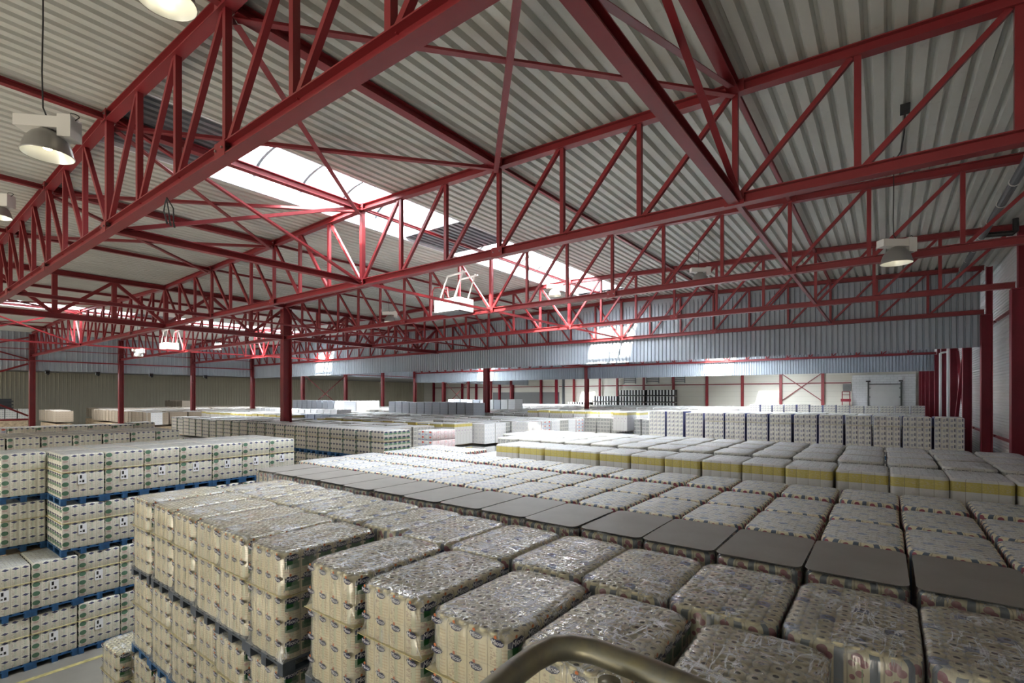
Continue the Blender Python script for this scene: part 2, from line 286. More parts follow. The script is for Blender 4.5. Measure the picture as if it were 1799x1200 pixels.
# ------------------------------------------------------------------ mesh builder
class MB:
    def __init__(s): s.v, s.f, s.m, s.uv = [], [], [], []
    def add(s, vs, fs, mi=0, uvs=None):
        b = len(s.v); s.v += [tuple(p) for p in vs]
        for i, f in enumerate(fs):
            s.f.append([b + k for k in f]); s.m.append(mi if not isinstance(mi, list) else mi[i]); s.uv.append(uvs[i] if uvs else None)
    def box(s, a, b, mi=0):
        x0, y0, z0 = a; x1, y1, z1 = b
        s.add([(x0, y0, z0), (x1, y0, z0), (x1, y1, z0), (x0, y1, z0), (x0, y0, z1), (x1, y0, z1), (x1, y1, z1), (x0, y1, z1)],
              [(0, 3, 2, 1), (4, 5, 6, 7), (0, 1, 5, 4), (1, 2, 6, 5), (2, 3, 7, 6), (3, 0, 4, 7)], mi)
    def frame(s, p0, p1, up=(0, 0, 1)):
        p0, p1 = Vector(p0), Vector(p1); d = (p1 - p0).normalized(); up = Vector(up)
        if abs(d.dot(up)) > 0.98: up = Vector((0, 1, 0))
        sd_ = d.cross(up).normalized(); return p0, p1, sd_, sd_.cross(d).normalized()
    def prism(s, p0, p1, prof, up=(0, 0, 1), mi=0, caps=True):
        p0, p1, a, b = s.frame(p0, p1, up); n = len(prof)
        vs = [p0 + a * x + b * y for x, y in prof] + [p1 + a * x + b * y for x, y in prof]
        fs = [(i, (i + 1) % n, n + (i + 1) % n, n + i) for i in range(n)]
        if caps: fs += [tuple(range(n))[::-1], tuple(range(n, 2 * n))]
        s.add(vs, fs, mi)
    def bar(s, p0, p1, w, h, up=(0, 0, 1), mi=0):
        s.prism(p0, p1, [(-w / 2, -h / 2), (w / 2, -h / 2), (w / 2, h / 2), (-w / 2, h / 2)], up, mi)
    def hbeam(s, p0, p1, w, h, tf=0.012, tw=0.01, up=(0, 0, 1), mi=0):
        W, Hh, c = w / 2, h / 2, tw / 2
        s.prism(p0, p1, [(-W, -Hh), (W, -Hh), (W, -Hh + tf), (c, -Hh + tf), (c, Hh - tf), (W, Hh - tf), (W, Hh), (-W, Hh), (-W, Hh - tf), (-c, Hh - tf), (-c, -Hh + tf), (-W, -Hh + tf)], up, mi)
    def angle(s, p0, p1, w, t=0.008, up=(0, 0, 1), mi=0):
        s.prism(p0, p1, [(-w / 2, -w / 2), (w / 2, -w / 2), (w / 2, -w / 2 + t), (-w / 2 + t, -w / 2 + t), (-w / 2 + t, w / 2), (-w / 2, w / 2)], up, mi)
    def rod(s, p0, p1, r, n=8, mi=0):
        s.prism(p0, p1, [(r * math.cos(2 * PI * i / n), r * math.sin(2 * PI * i / n)) for i in range(n)], mi=mi)
    def tube(s, pts, r, n=10, mi=0):
        pts = [Vector(p) for p in pts]; rings = []; a = None
        for i, p in enumerate(pts):
            d = ((pts[i + 1] if i + 1 < len(pts) else p) - (pts[i - 1] if i else p)).normalized()
            if a is None: a = d.cross(Vector((0, 0, 1)) if abs(d.z) < 0.95 else Vector((1, 0, 0))).normalized()
            a = (a - d * a.dot(d)).normalized(); b = d.cross(a)
            rings.append([p + a * r * math.cos(2 * PI * k / n) + b * r * math.sin(2 * PI * k / n) for k in range(n)])
        vs = [q for g in rings for q in g]; fs = []
        for i in range(len(pts) - 1):
            for k in range(n): fs.append((i * n + k, i * n + (k + 1) % n, (i + 1) * n + (k + 1) % n, (i + 1) * n + k))
        fs += [tuple(range(n))[::-1], tuple(range((len(pts) - 1) * n, len(pts) * n))]; s.add(vs, fs, mi)
    def lathe(s, prof, c=(0, 0, 0), n=20, mi=0):
        vs = [(c[0] + r * math.cos(2 * PI * k / n), c[1] + r * math.sin(2 * PI * k / n), c[2] + z) for r, z in prof for k in range(n)]
        fs = [(i * n + k, i * n + (k + 1) % n, (i + 1) * n + (k + 1) % n, (i + 1) * n + k) for i in range(len(prof) - 1) for k in range(n)]
        s.add(vs, fs, mi)
    def mesh(s, name, mats, smooth=False):
        me = bpy.data.meshes.new(name); me.from_pydata(s.v, [], s.f)
        for m in (mats if isinstance(mats, (list, tuple)) else [mats]): me.materials.append(M[m])
        me.polygons.foreach_set('material_index', s.m)
        if any(q is not None for q in s.uv):
            L = me.uv_layers.new(name='UVMap'); k = 0; data = []
            for f, q in zip(s.f, s.uv):
                for i in range(len(f)): data += list(q[i]) if q else [0.5, 0.5]
            L.data.foreach_set('uv', data)
        if smooth: me.polygons.foreach_set('use_smooth', [True] * len(me.polygons))
        me.update(); return me
    def obj(s, name, mats, parent=None, smooth=False):
        o = bpy.data.objects.new(name, s.mesh(name, mats, smooth)); COL.objects.link(o)
        if parent: o.parent = parent
        return o
def tag(o, label, cat, group=None, kind=None):
    o['label'] = label; o['category'] = cat
    if group: o['group'] = group
    if kind: o['kind'] = kind
    return o
def empty(name, loc, label, cat, group=None):
    o = bpy.data.objects.new(name, None); o.empty_display_size = 0.2; COL.objects.link(o); o.location = loc
    return tag(o, label, cat, group)
def struct(o): o['kind'] = 'structure'; return o
def copy_tree(o, parent=None, skip=()):
    c = o.copy(); COL.objects.link(c)
    if parent: c.parent = parent
    for ch in [k for k in bpy.data.objects if k.parent == o]:
        if ch.name.split('.')[0] not in skip: copy_tree(ch, c)
    return c
KIDS = {}
def fast_copy(root):
    """copy a thing and its parts; the child list is remembered so a big scene stays quick"""
    if root.name not in KIDS: KIDS[root.name] = [k for k in bpy.data.objects if k.parent == root]
    r = root.copy(); COL.objects.link(r)
    for ch in KIDS[root.name]:
        c = ch.copy(); COL.objects.link(c); c.parent = r
    return r
def ordn(i):
    return ['first', 'second', 'third', 'fourth', 'fifth', 'sixth', 'seventh', 'eighth', 'ninth', 'tenth', 'eleventh', 'twelfth', 'thirteenth', 'fourteenth', 'fifteenth',
            'sixteenth', 'seventeenth', 'eighteenth', 'nineteenth', 'twentieth', 'twenty-first', 'twenty-second', 'twenty-third', 'twenty-fourth', 'twenty-fifth', 'twenty-sixth', 'twenty-seventh', 'twenty-eighth'][i]

# ------------------------------------------------------------------ building geometry constants
XG, XL, XR = -23.06, -47.31, 2.58           # girder line, left column line, right truss ends
YT = [2.594 + 5 * i for i in range(14)]     # truss planes; YT[4] carries the first curtain, YT[8] the second
YB = 67.6
def ztop(x):                                # centre of top chord above the eye
    if x > XG: return 4.62 - 0.030 * (x - RX[0]) if x > RX[0] else 4.62 - 0.024 * (RX[0] - x)
    return 4.62 - 0.026 * abs(x - RX[1])
ZB = 2.78

# floor
b = MB(); b.box((-76, -40, -0.3), (5, YB + 1, 0)); struct(b.obj('floor', 'concrete'))
b = MB(); b.box((-13.32, -6, 0.0), (-13.20, 12, 0.004)); struct(b.obj('trim_1', 'yellow_paint'))

# ceiling: trapezoid decking laid along Y, in strips between the skylights
def deck(b, x0, x1, y0, y1):
    p = 0.225; n = max(1, round((x1 - x0) / p)); p = (x1 - x0) / n; prof = []
    for i in range(n):
        x = x0 + i * p
        for dx, dz in ((0.0, 0), (0.54, 0), (0.68, 0.075), (0.86, 0.075)):
            xx = x + dx * p; prof.append((xx, ztop(xx) + 0.085 + dz))
    prof.append((x1, ztop(x1) + 0.085))
    vs = [(x, y0, H + z) for x, z in prof] + [(x, y1, H + z) for x, z in prof]; m = len(prof)
    b.add(vs, [(i, m + i, m + i + 1, i + 1) for i in range(m - 1)])
SKW = 1.18
b = MB()
for x0, x1 in ((XG, RX[0] - SKW), (RX[0] + SKW, 3.0), (-48.0, RX[1] - SKW), (RX[1] + SKW, XG)):
    deck(b, x0, x1, -26, YB)
for rx in RX:
    for y0, y1 in ((-26, -25.2), (-18.8, 2.75), (20.7, 24.4), (40.8, 45.8), (60.2, YB)): deck(b, rx - SKW, rx + SKW, y0, y1)
struct(b.obj('ceiling', 'roof_deck'))
# skylights: kerb, vault with bars, opaque corrugated stretches
sn = 0
def vault_pt(rx, a): return (rx - SKW * math.cos(a), H + 5.02 + 0.42 * math.sin(a))
for bi, rx in enumerate(RX):
    for y0, y1, clear in ((-25.2, -18.8, ((-25, -19),)), (2.75, 20.7, ((4.4, 10.0), (12.1, 20.4))), (24.4, 40.8, ((24.6, 40.6),)), (45.8, 60.2, ((46, 60),))):  # the stretch behind the camera is unseen, added for foreground light
        sn += 1
        k = MB(); zk0, zk1 = H + 4.66, H + 5.02
        for sx in (-1, 1):
            x = rx + sx * SKW; k.box((min(x, x + sx * 0.05), y0, zk0), (max(x, x + sx * 0.05), y1, zk1))
        k.box((rx - SKW, y0 - 0.05, zk0), (rx + SKW, y0, zk1 + 0.42)); k.box((rx - SKW, y1, zk0), (rx + SKW, y1 + 0.05, zk1 + 0.42))
        root = struct(k.obj('window_%d' % sn, 'white_flashing'))
        g = MB(); op = MB(); br_ = MB(); N = 14
        cuts = [y0]; 
        for a, c in clear: cuts += [a, c]
        cuts.append(y1)
        for i in range(len(cuts) - 1):
            a, c = cuts[i], cuts[i + 1]
            if c - a < 0.01: continue
            if i % 2 == 1:
                vs = [(vault_pt(rx, PI * j / N)[0], yy, vault_pt(rx, PI * j / N)[1]) for yy in (a, c) for j in range(N + 1)]
                g.add(vs, [(j, j + 1, N + 2 + j, N + 1 + j) for j in range(N)])
                nb = max(1, round((c - a) / 1.12))
                for q in range(nb + 1):
                    yy = a + (c - a) * q / nb
                    pts = [(vault_pt(rx, PI * j / N)[0], yy, vault_pt(rx, PI * j / N)[1] - 0.03) for j in range(N + 1)]
                    for j in range(N): br_.bar(pts[j], pts[j + 1], 0.06, 0.07)
            else:
                nn = 12; pw = 2 * SKW / nn; prof = []
                for q in range(nn):
                    for dx, dz in ((0, 0), (0.5, 0), (0.62, 0.07), (0.88, 0.07)): prof.append((rx - SKW + (q + dx) * pw, H + 4.74 + dz))
                prof.append((rx + SKW, H + 4.74))
                vs = [(px, yy, pz) for yy in (a, c) for px, pz in prof]; m = len(prof)
                op.add(vs, [(j, j + 1, m + j + 1, m + j) for j in range(m - 1)])
                for yy in (a, c): op.box((rx - SKW, yy - 0.02, H + 4.74), (rx + SKW, yy + 0.02, H + 5.46))
        g.obj('pane', 'skylight_sheet', root); br_.obj('glazing_bar', 'dark_bar', root)
        if op.f: op.obj('solid_cover', 'infill_sheet', root)

# walls
def corr(b, axis, c, a0, a1, z0, z1, pitch, depth, vertical=True, mi=0):
    """corrugated sheet in the plane axis = c"""
    if vertical:
        n = max(1, round((a1 - a0) / pitch)); p = (a1 - a0) / n; prof = []
        for i in range(n):
            for da, dd in ((0, 0), (0.62, 0), (0.72, depth), (0.90, depth)): prof.append((a0 + (i + da) * p, c + dd))
        prof.append((a1, c))
        vs = [((q, d, z) if axis == 'y' else (d, q, z)) for z in (z0, z1) for q, d in prof]
    else:
        n = max(1, round((z1 - z0) / pitch)); p = (z1 - z0) / n; prof = []
        for i in range(n):
            for da, dd in ((0, 0), (0.55, 0), (0.68, depth), (0.87, depth)): prof.append((z0 + (i + da) * p, c + dd))
        prof.append((z1, c))
        vs = [((q, d, z) if axis == 'y' else (d, q, z)) for q in (a0, a1) for z, d in prof]
    m = len(prof); b.add(vs, [(i, i + 1, m + i + 1, m + i) for i in range(m - 1)], mi)
def curtain(y, z0):
    b = MB(); corr(b, 'y', y, XL, 2.5, H + z0, H + 4.30, 0.18, 0.055)
    for i in range(60):                                    # gable strip following the roof slope
        xa, xb = XL + (2.5 - XL) * i / 60, XL + (2.5 - XL) * (i + 1) / 60
        b.add([(xa, y + 0.03, H + 4.2), (xb, y + 0.03, H + 4.2), (xb, y + 0.03, H + ztop(xb) + 0.2), (xa, y + 0.03, H + ztop(xa) + 0.2)], [(0, 1, 2, 3)])
    return b
struct(curtain(YT[4] + 0.12, 1.62).obj('wall_middle', 'blue_grey_sheet'))
struct(curtain(YT[8] + 0.12, 1.62).obj('wall_rear', 'blue_grey_sheet'))
b = MB(); corr(b, 'x', 2.98, -26, YB, 0, H + 4.5, 0.10, 0.022, vertical=False); struct(b.obj('wall_right', 'white_sheet'))
b = MB(); corr(b, 'x', XL - 0.2, -26, YT[4] + 0.1, H + 1.74, H + 4.6, 0.30, 0.04); corr(b, 'x', XL - 0.2, YT[4] + 0.1, YT[8] + 0.1, H + 2.12, H + 4.6, 0.30, 0.04)
corr(b, 'x', XL - 0.2, YT[8] + 0.1, YB, H + 1.70, H + 4.6, 0.30, 0.04)
struct(b.obj('wall_fascia', 'blue_grey_sheet'))
b = MB(); corr(b, 'x', -72.5, -26, YB, 0, H + 2.6, 0.34, 0.05); struct(b.obj('wall_left', 'beige_sheet'))
b = MB(); b.box((-73, -26, H + 2.5), (-54.1, YB, H + 2.62)); b.box((-51.9, -26, H + 2.5), (XL - 0.25, YB, H + 2.62))
for ya, yc in ((-26, 0), (16, 20), (40, 44), (62, YB)): b.box((-54.1, ya, H + 2.5), (-51.9, yc, H + 2.62))
q = MB()
for ya, yc in ((0, 16), (20, 40), (44, 62)): q.box((-54.1, ya, H + 2.64), (-51.9, yc, H + 2.66))
struct(q.obj('window_7', 'white_flashing')); struct(b.obj('ceiling_annex', 'grey_sheet'))  # unseen rooflight panels added above the annex fill lights
b = MB(); b.box((-73, YB, 0), (3, YB + 0.15, H + 4.8)); struct(b.obj('wall_back', 'cassette_wall'))
# grey plinth band on the back wall, left stretch
b = MB(); b.box((-55, YB - 0.10, 0), (-41.5, YB - 0.005, H + 0.55)); struct(b.obj('trim_2', 'grey_sheet'))

# ------------------------------------------------------------------ steelwork
def truss_nodes(bay):
    if bay == 0: return [RX[0] + i * (1.414 if i < 0 else 1.434) for i in range(-9, 10)]
    return [RX[1] + i * 1.347 for i in range(-9, 10)]
def make_truss(bay, y, name, label):
    root = empty('roof_truss', (RX[bay], y, H + ZB), label, 'roof truss', 'lattice roof trusses')
    X = truss_nodes(bay); ox = RX[bay]
    P = lambda x, z: (x - ox, 0, z - ZB)
    for s in (0, 1):
        b = MB(); xs = (X[0], X[9]) if s == 0 else (X[9], X[18])
        b.hbeam(P(xs[0], ztop(xs[0] + (0.01 if s == 0 else 0))), P(xs[1], ztop(xs[1] - (0.01 if s else 0))), 0.15, 0.15, 0.014, 0.012); b.obj('top_chord', 'red_steel', root)
    b = MB(); b.hbeam(P(X[0], ZB), P(X[18], ZB), 0.16, 0.15, 0.014, 0.012); b.obj('bottom_chord', 'red_steel', root)
    for i, x in enumerate(X):
        if i in (0, 18): continue
        b = MB(); wd = 0.10 if i == 9 else 0.075
        b.bar(P(x, ZB + 0.07), P(x, ztop(x) - 0.07), wd, wd, (0, 1, 0)); b.obj('web_post', 'red_steel', root)
    for i in range(18):
        j = i + 1
        a, c = (X[i], X[j]) if i >= 9 else (X[j], X[i])     # foot towards the ridge, head away from it
        d = 0.07 if i >= 9 else -0.07
        b = MB(); b.bar(P(a + d, ZB + 0.07), P(c - d, ztop(c) - 0.07), 0.065, 0.065, (0, 1, 0)); b.obj('web_diagonal', 'red_steel', root)
    for i in (3, 6, 9, 12, 15):
        x = X[i]
        for z in (ZB, ztop(x)):
            b = MB(); b.box((x - ox - 0.13, -0.085, z - ZB - 0.09), (x - ox + 0.13, -0.075, z - ZB + 0.09))
            g = b.obj('gusset_plate', 'red_steel', root)
            if y < 8 and i in (6, 9, 12):
                q = MB()
                for dx in (-0.08, 0.08): q.rod((x - ox + dx, -0.105, z - ZB), (x - ox + dx, -0.084, z - ZB), 0.014, 6)
                q.obj('bolt', 'bolt_steel', g)
    return root
names = ['nearest red lattice truss, crossing overhead at the upper left', 'red lattice truss second from the camera, right of the big column', 'red lattice truss third from the camera, above the white hanging box',
         'red lattice truss fourth from the camera, in front of the corrugated curtain', 'red lattice truss fixed to the first blue-grey corrugated curtain']
def all_kids(r): return [k for k in bpy.data.objects if k.parent == r]
def dup2(r):
    c = r.copy(); COL.objects.link(c)
    for ch in all_kids(r):
        k = ch.copy(); COL.objects.link(k); k.parent = c
        for g in all_kids(ch):
            q = g.copy(); COL.objects.link(q); q.parent = k
    return c
T = {}
for bay in (0, 1):
    near = make_truss(bay, YT[0], 'roof_truss', names[0] if bay == 0 else names[0])
    T[bay, 0] = near
    for i in (1, 2, 3, 4, 7, 8):
        T[bay, i] = dup2(near) if i > 1 or bay else make_truss(0, YT[1], 'roof_truss', '')
        T[bay, i].location.y = YT[i]
for (bay, i), o in T.items():
    if i <= 4: l = names[i]
    elif i == 7: l = 'red lattice truss just in front of the second curtain, mostly behind the first curtain'
    else: l = 'red lattice truss fixed to the second, farther corrugated curtain'
    if bay: l = {0: 'nearest red lattice truss of the far left bay, by the left edge', 1: 'second red lattice truss of the far left bay, ending at the leftmost tall column', 2: 'third red lattice truss of the far left bay, beyond the lengthwise girder',
                 3: 'fourth red lattice truss of the far left bay, left of the big column', 4: 'red lattice truss on the left half of the first corrugated curtain',
                 7: 'red lattice truss of the left bay, hidden just before the second curtain', 8: 'red lattice truss on the left part of the farther curtain'}[i]
    o['label'] = l

def ycomp(x, top): return H + (ztop(x) if top else ZB)
def member(name, p0, p1, wd, ht, label, cat, mat='red_steel', shape='bar', group=None, up=(0, 0, 1)):
    b = MB(); o0 = Vector(p0); q = Vector(p1) - o0
    (b.bar if shape == 'bar' else b.hbeam)((0, 0, 0), q, wd, ht, up=up)
    o = b.obj(name, mat); o.location = o0; return tag(o, label, cat, group)
# purlins (lengthwise, in the roof) and lower ties
XN = truss_nodes(0); X2 = truss_nodes(1)
desc = {3: 'lengthwise red roof purlin near the girder', 6: 'lengthwise red roof purlin just left of the skylight', 9: 'lengthwise red roof purlin under the skylight',
        12: 'lengthwise red roof purlin right of the skylight', 15: 'lengthwise red roof purlin farthest right'}
for i in (3, 6, 9, 12, 15):
    x = XN[i]; z = H + ztop(x) - 0.02
    for (a, c, wd, tx) in ((YT[0] - 6.5, YT[0] - 0.08, 0.10, 'before the nearest truss'), (YT[0] + 0.08, YT[1] - 0.08, 0.15 if i > 3 else 0.11, 'between the two nearest trusses'), (YT[1] + 0.08, YT[4] - 0.1, 0.07, 'thin, beyond the second truss')):
        member('roof_purlin', (x, a, z), (x, c, z), wd, wd * 0.95, desc[i] + ', ' + tx, 'purlin', shape='h', group='roof purlins')
for i in (3, 9, 15):
    x = X2[i]; z = H + ztop(x) - 0.02
    member('roof_purlin', (x, YT[0] - 6, z), (x, YT[4] - 0.1, z), 0.11, 0.11, 'lengthwise purlin of the far left bay, ' + {3: 'outermost', 9: 'under its skylight', 15: 'next to the girder'}[i], 'purlin', shape='h', group='roof purlins')
for x, wd, nm in ((XN[9], 0.13, 'under the skylight'), (XN[15], 0.14, 'on the right below the bracing'), (XN[3], 0.11, 'near the girder')):
    member('lower_tie', (x, YT[0] + 0.08, H + ZB), (x, YT[1] - 0.08, H + ZB), wd, wd, 'red lower tie beam ' + nm + ', between the two nearest trusses', 'tie beam', shape='h', group='lower tie beams')
    member('lower_tie', (x, YT[1] + 0.08, H + ZB), (x, YT[4] - 0.08, H + ZB), 0.07, 0.07, 'thin red lower tie ' + nm + ', beyond the second truss', 'tie beam', group='lower tie beams')
member('lower_tie', (X2[9], YT[0] - 4, H + ZB), (X2[9], YT[4] - 0.08, H + ZB), 0.09, 0.09, 'long red lower tie through the far left bay, sunlit in places', 'tie beam', group='lower tie beams')
# X bracing
def bracing(pts, label, wd=0.075, mat='red_steel', group='cross bracing'):
    o0 = Vector(pts[0][0]); root = empty('cross_brace', o0, label, 'bracing', group)
    for k, (p, q) in enumerate(pts):
        off = Vector((0, 0, 0.0)); b = MB(); b.angle(Vector(p) - o0 + off, Vector(q) - o0 + off, wd, 0.008); b.obj('brace_bar', mat, root)
    return root
y0, y1 = YT[0] + 0.1, YT[1] - 0.1
for i, nm in ((6, 'left of the skylight'), (9, 'right of the skylight centre'), (12, 'at the upper right of the roof'), (3, 'near the lengthwise girder')):
    xa, xb = XN[i], XN[i + 3]; za, zb = H + ztop(xa) - 0.10, H + ztop(xb) - 0.10
    bracing([((xa, y0, za), (xb, y1, zb)), ((xb, y0, zb - 0.05), (xa, y1, za - 0.05))], 'crossed red roof braces ' + nm + ', between the two nearest trusses', 0.09)
for x, nm in ((XN[9], 'in the upright plane under the skylight'), (XN[15], 'in the upright plane at the right, below the third purlin')):
    bracing([((x, y0, H + ZB), (x, y1, H + ztop(x))), ((x + 0.08, y0, H + ztop(x)), (x + 0.08, y1, H + ZB))], 'crossed red braces ' + nm, 0.08)
for i in (3, 9):
    xa, xb = X2[i], X2[i + 3]; za = H + ztop(xa) - 0.1
    bracing([((xa, YT[0] + .1, za), (xb, YT[1] - .1, za)), ((xb, YT[0] + .1, za - .05), (xa, YT[1] - .1, za - .05))], 'crossed red roof braces of the far left bay, ' + ('outer side' if i == 3 else 'beside its skylight'), 0.08)
bracing([((X2[9], YT[0] + .1, H + ZB), (X2[9], YT[1] - .1, H + ztop(X2[9]))), ((X2[9] + .08, YT[0] + .1, H + ztop(X2[9])), (X2[9] + .08, YT[1] - .1, H + ZB))], 'crossed red upright braces under the skylight of the far left bay', 0.08)
# lengthwise girder between the bays
gd = empty('lengthwise_girder', (XG, -2.4, H + ZB), 'long red lattice girder running lengthwise between the two bays over the big column', 'girder')
zt = ztop(XG + 0.01) - ZB - 0.03
b = MB(); b.hbeam((0, 0, 0), (0, 45, 0), 0.2, 0.2, 0.018, 0.014); b.obj('bottom_chord', 'red_steel', gd)
b = MB(); b.hbeam((0, 0, zt), (0, 45, zt), 0.2, 0.18, 0.018, 0.014); b.obj('top_chord', 'red_steel', gd)
for k in range(28):
    yy = k * 5 / 3
    if abs((yy - 15) % 15) > 0.1 and k < 27:
        b = MB(); b.bar((0, yy, 0.1), (0, yy, zt - 0.09), 0.14, 0.14, (0, 1, 0)); b.obj('web_post', 'red_steel', gd)
    if k < 27:
        b = MB(); a0, a1 = (0.1, zt - 0.09) if k % 2 == 0 else (zt - 0.09, 0.1); b.bar((0, yy + .05, a0), (0, yy + 5 / 3 - .05, a1), 0.11, 0.11, (0, 1, 0)); b.obj('web_diagonal', 'red_steel', gd)
# columns
def column(x, y, w_, d_, ztop_, label, mat='red_steel', z_split=None, ax='y', group='red steel columns'):
    root = empty('steel_column', (x, y, 0), label, 'column', group)
    b = MB(); b.hbeam((0, 0, 0), (0, 0, z_split or ztop_), w_, d_, 0.022, 0.016, up=(0, 1, 0) if ax == 'y' else (1, 0, 0)); b.obj('shaft', mat, root)
    if z_split:
        b = MB(); dx = 0.065; b.hbeam((dx, 0, z_split), (dx, 0, ztop_), 0.22, d_ - 0.13, 0.018, 0.014, up=(1, 0, 0)); b.obj('upper_shaft', mat, root)
        b = MB(); b.box((-d_ / 2, -w_ / 2, z_split - 0.01), (d_ / 2, w_ / 2, z_split + 0.02)); b.obj('cap_plate', mat, root)
    return root
column(XG, YT[2], 0.30, 0.42, H + 4.15, 'big red steel column in the foreground of the hall, left of centre')
column(XG, YT[5], 0.30, 0.42, H + 2.72, 'red steel column in the middle, behind the first curtain')
column(XG, YT[8], 0.30, 0.42, H + 2.72, 'red steel column farthest back of the three inner columns, right of centre')
lab = {1: 'leftmost tall red column beside the left edge', 2: 'second tall red column from the left edge', 3: 'third tall red column from the left edge', 4: 'fourth tall red column, at the left end of the first curtain',
       5: 'slim red column just right of the big column', 6: 'slim red column at the right of the thin cross braces', 7: 'slim red column third to the right of the big column', 8: 'slim red column at the left end of the farther curtain',
       9: 'slim red column in the back, first right of the farther curtain end', 10: 'slim red column in the back, second right of the farther curtain end', 11: 'slim red column in the back, close left of the middle inner column', 12: 'slim red column in the back near the cream wall', 0: 'red column beyond the left edge of the far left bay'}
for i in range(13): column(XL, YT[i], 0.3, 0.3, H + 4.25 if i <= 4 else H + 4.2, lab[i])
for i in range(0, 13):
    column(2.49 + 0.14, YT[i], 0.30, 0.28, H + 4.25, ('deep red column of the right wall, ' + ordn(max(0, i - 3)) + ' one counting from the right edge') if i >= 3 else 'deep red column of the right wall, beyond the right edge (%s)' % ordn(i),
           'dark_red_steel', z_split=H + 2.66, ax='x', group='right wall columns')
# girts
def girt(p0, p1, label, s=0.07): member('wall_girt', p0, p1, s, s, label, 'girt', 'red_steel', group='wall girts')
for i in range(2, 12):
    nm = 'bay %s of the right wall from the right edge' % ordn(i - 2)
    girt((2.86, YT[i] + .16, H - 1.33), (2.86, YT[i + 1] - .16, H - 1.33), 'low red girt in ' + nm); girt((2.86, YT[i] + .16, H + 2.45), (2.86, YT[i + 1] - .16, H + 2.45), 'high red girt in ' + nm)
for z, nm in ((2.42, 'lower'), (3.2, 'upper thin')):
    girt((XL + 0.18, -6, H + z), (XL + 0.18, YT[4] - .1, H + z), nm + ' red girt along the far left fascia', 0.09 if z < 3 else 0.05)
girt((XL + 0.18, YT[5], H + 2.3), (XL + 0.18, YT[8], H + 2.3), 'red girt on the left fascia seen behind the first curtain', 0.07)
bracing([((XL, YT[5] + .2, H + 2.1), (XL, YT[6] - .2, H - 1.6)), ((XL + .08, YT[6] - .2, H + 2.1), (XL + .08, YT[5] + .2, H - 1.6))], 'thin crossed red braces between two slim columns, right of the big column', 0.09)
bracing([((XL, YT[9] + .2, H + 2.0), (XL, YT[10] - .2, H - 1.6)), ((XL + .08, YT[10] - .2, H + 2.0), (XL + .08, YT[9] + .2, H - 1.6))], 'thin crossed red braces in the back, left of the middle inner column', 0.09)
bracing([((XL, YT[0] + .2, H + 4.0), (XL, YT[1] - .2, H + 2.5)), ((XL + .08, YT[1] - .2, H + 4.0), (XL + .08, YT[0] + .2, H + 2.5))], 'upper crossed braces beside the leftmost tall column', 0.10)
bracing([((XL, YT[0] + .2, H + 0.2), (XL, YT[1] - .2, H + 2.2)), ((XL + .08, YT[0] + .2, H + 1.2), (XL + .08, YT[1] - .2, H - 1.4))], 'lower slanting braces beside the leftmost tall column', 0.12)
member('wall_girt', (XL, YT[0] + .2, H - 1.63), (XL, YT[1] - .2, H - 1.63), 0.12, 0.12, 'low red rail left of the leftmost tall column', 'girt', group='wall girts')
bracing([((2.62, YT[5] + .4, H + 2.2), (2.62, YT[6] - .4, H - 2.0)), ((2.72, YT[6] - .4, H + 2.2), (2.72, YT[5] + .4, H - 2.0))], 'crossed dark red braces between columns of the right wall', 0.12, 'dark_red_steel')
for yy, nm in ((36.2, 'farther'), (31.8, 'nearer')):
    b = MB(); b.rod((0, 0, 0), (0, 0, H + 2.35), 0.06, 12); b.rod((0, 0, H + 2.35), (0.36, 0, H + 2.42), 0.055, 12); o = b.obj('downpipe', 'white_enamel'); o.location = (2.36, yy, 0)
    tag(o, nm + ' white rainwater downpipe between the right wall columns', 'pipe')

# ------------------------------------------------------------------ back wall fittings
for k, x in enumerate((-23.2, -18.8, -14.5, -10.2, -5.9)):
    column(x, YB - 0.25, 0.3, 0.3, H + 4.3, 'red column on the cream back wall, %s from the left of the lit stretch' % ordn(k), group='back wall columns')
for k, x in enumerate((-69.5, -66.6, -62.1, -58.7, -53.4, -50.6, -44.8, -41.9)):
    column(x, YB - 0.25, 0.35, 0.3, H + 2.6 if x < XL else H + 4.3, 'dark red column on the back wall, %s from the dark left corner' % ordn(k), 'dark_red_steel', group='back wall columns')
column(-40.6, YB - 0.25, 0.3, 0.3, H + 4.3, 'charcoal column on the back wall beside the dark red ones', 'grey_plastic', group='back wall columns')
for k, x in enumerate((-38.4, -34.0, -31.2, -27.2)):
    column(x, YB - 0.8, 0.26, 0.3, H + 4.3, 'red column near the black and white crates, %s from the left' % ordn(k), group='back wall columns')
for a, c, nm in ((-41.5, -23.5, 'behind the black and white crates'), (-23.2, -5.9, 'over the lit cream wall'), (-5.9, -3.2, 'beside the white block wall'), (-70, -41.9, 'on the dark left stretch')):
    girt((a, YB - 0.08, H + 1.45), (c, YB - 0.08, H + 1.45), 'horizontal red rail on the back wall, ' + nm, 0.12)
bracing([((-10.1, YB - .1, H + 2.6), (-6.0, YB - .1, H - 0.6)), ((-10.1, YB - .2, H - 0.6), (-6.0, YB - .2, H + 2.6))], 'crossed red braces on the cream back wall', 0.09)
b = MB(); b.box((-3.07, YB - 1.0, 0), (2.4, YB - 0.05, H + 2.25)); struct(b.obj('wall_blocks', 'white_blocks'))
dy = YB - 1.02
b = MB()
for k in range(9): b.box((-1.55, dy - 0.06, k * 0.75 + 0.01), (1.15, dy, k * 0.75 + 0.74))
door = struct(b.obj('door_1', 'door_grey'))
b = MB(); b.box((-1.68, dy - 0.14, 0), (-1.54, dy, H + 1.5)); b.box((1.14, dy - 0.14, 0), (1.30, dy, H + 1.45)); b.box((-1.55, dy - 0.12, H + 1.18), (1.15, dy, H + 1.27)); 
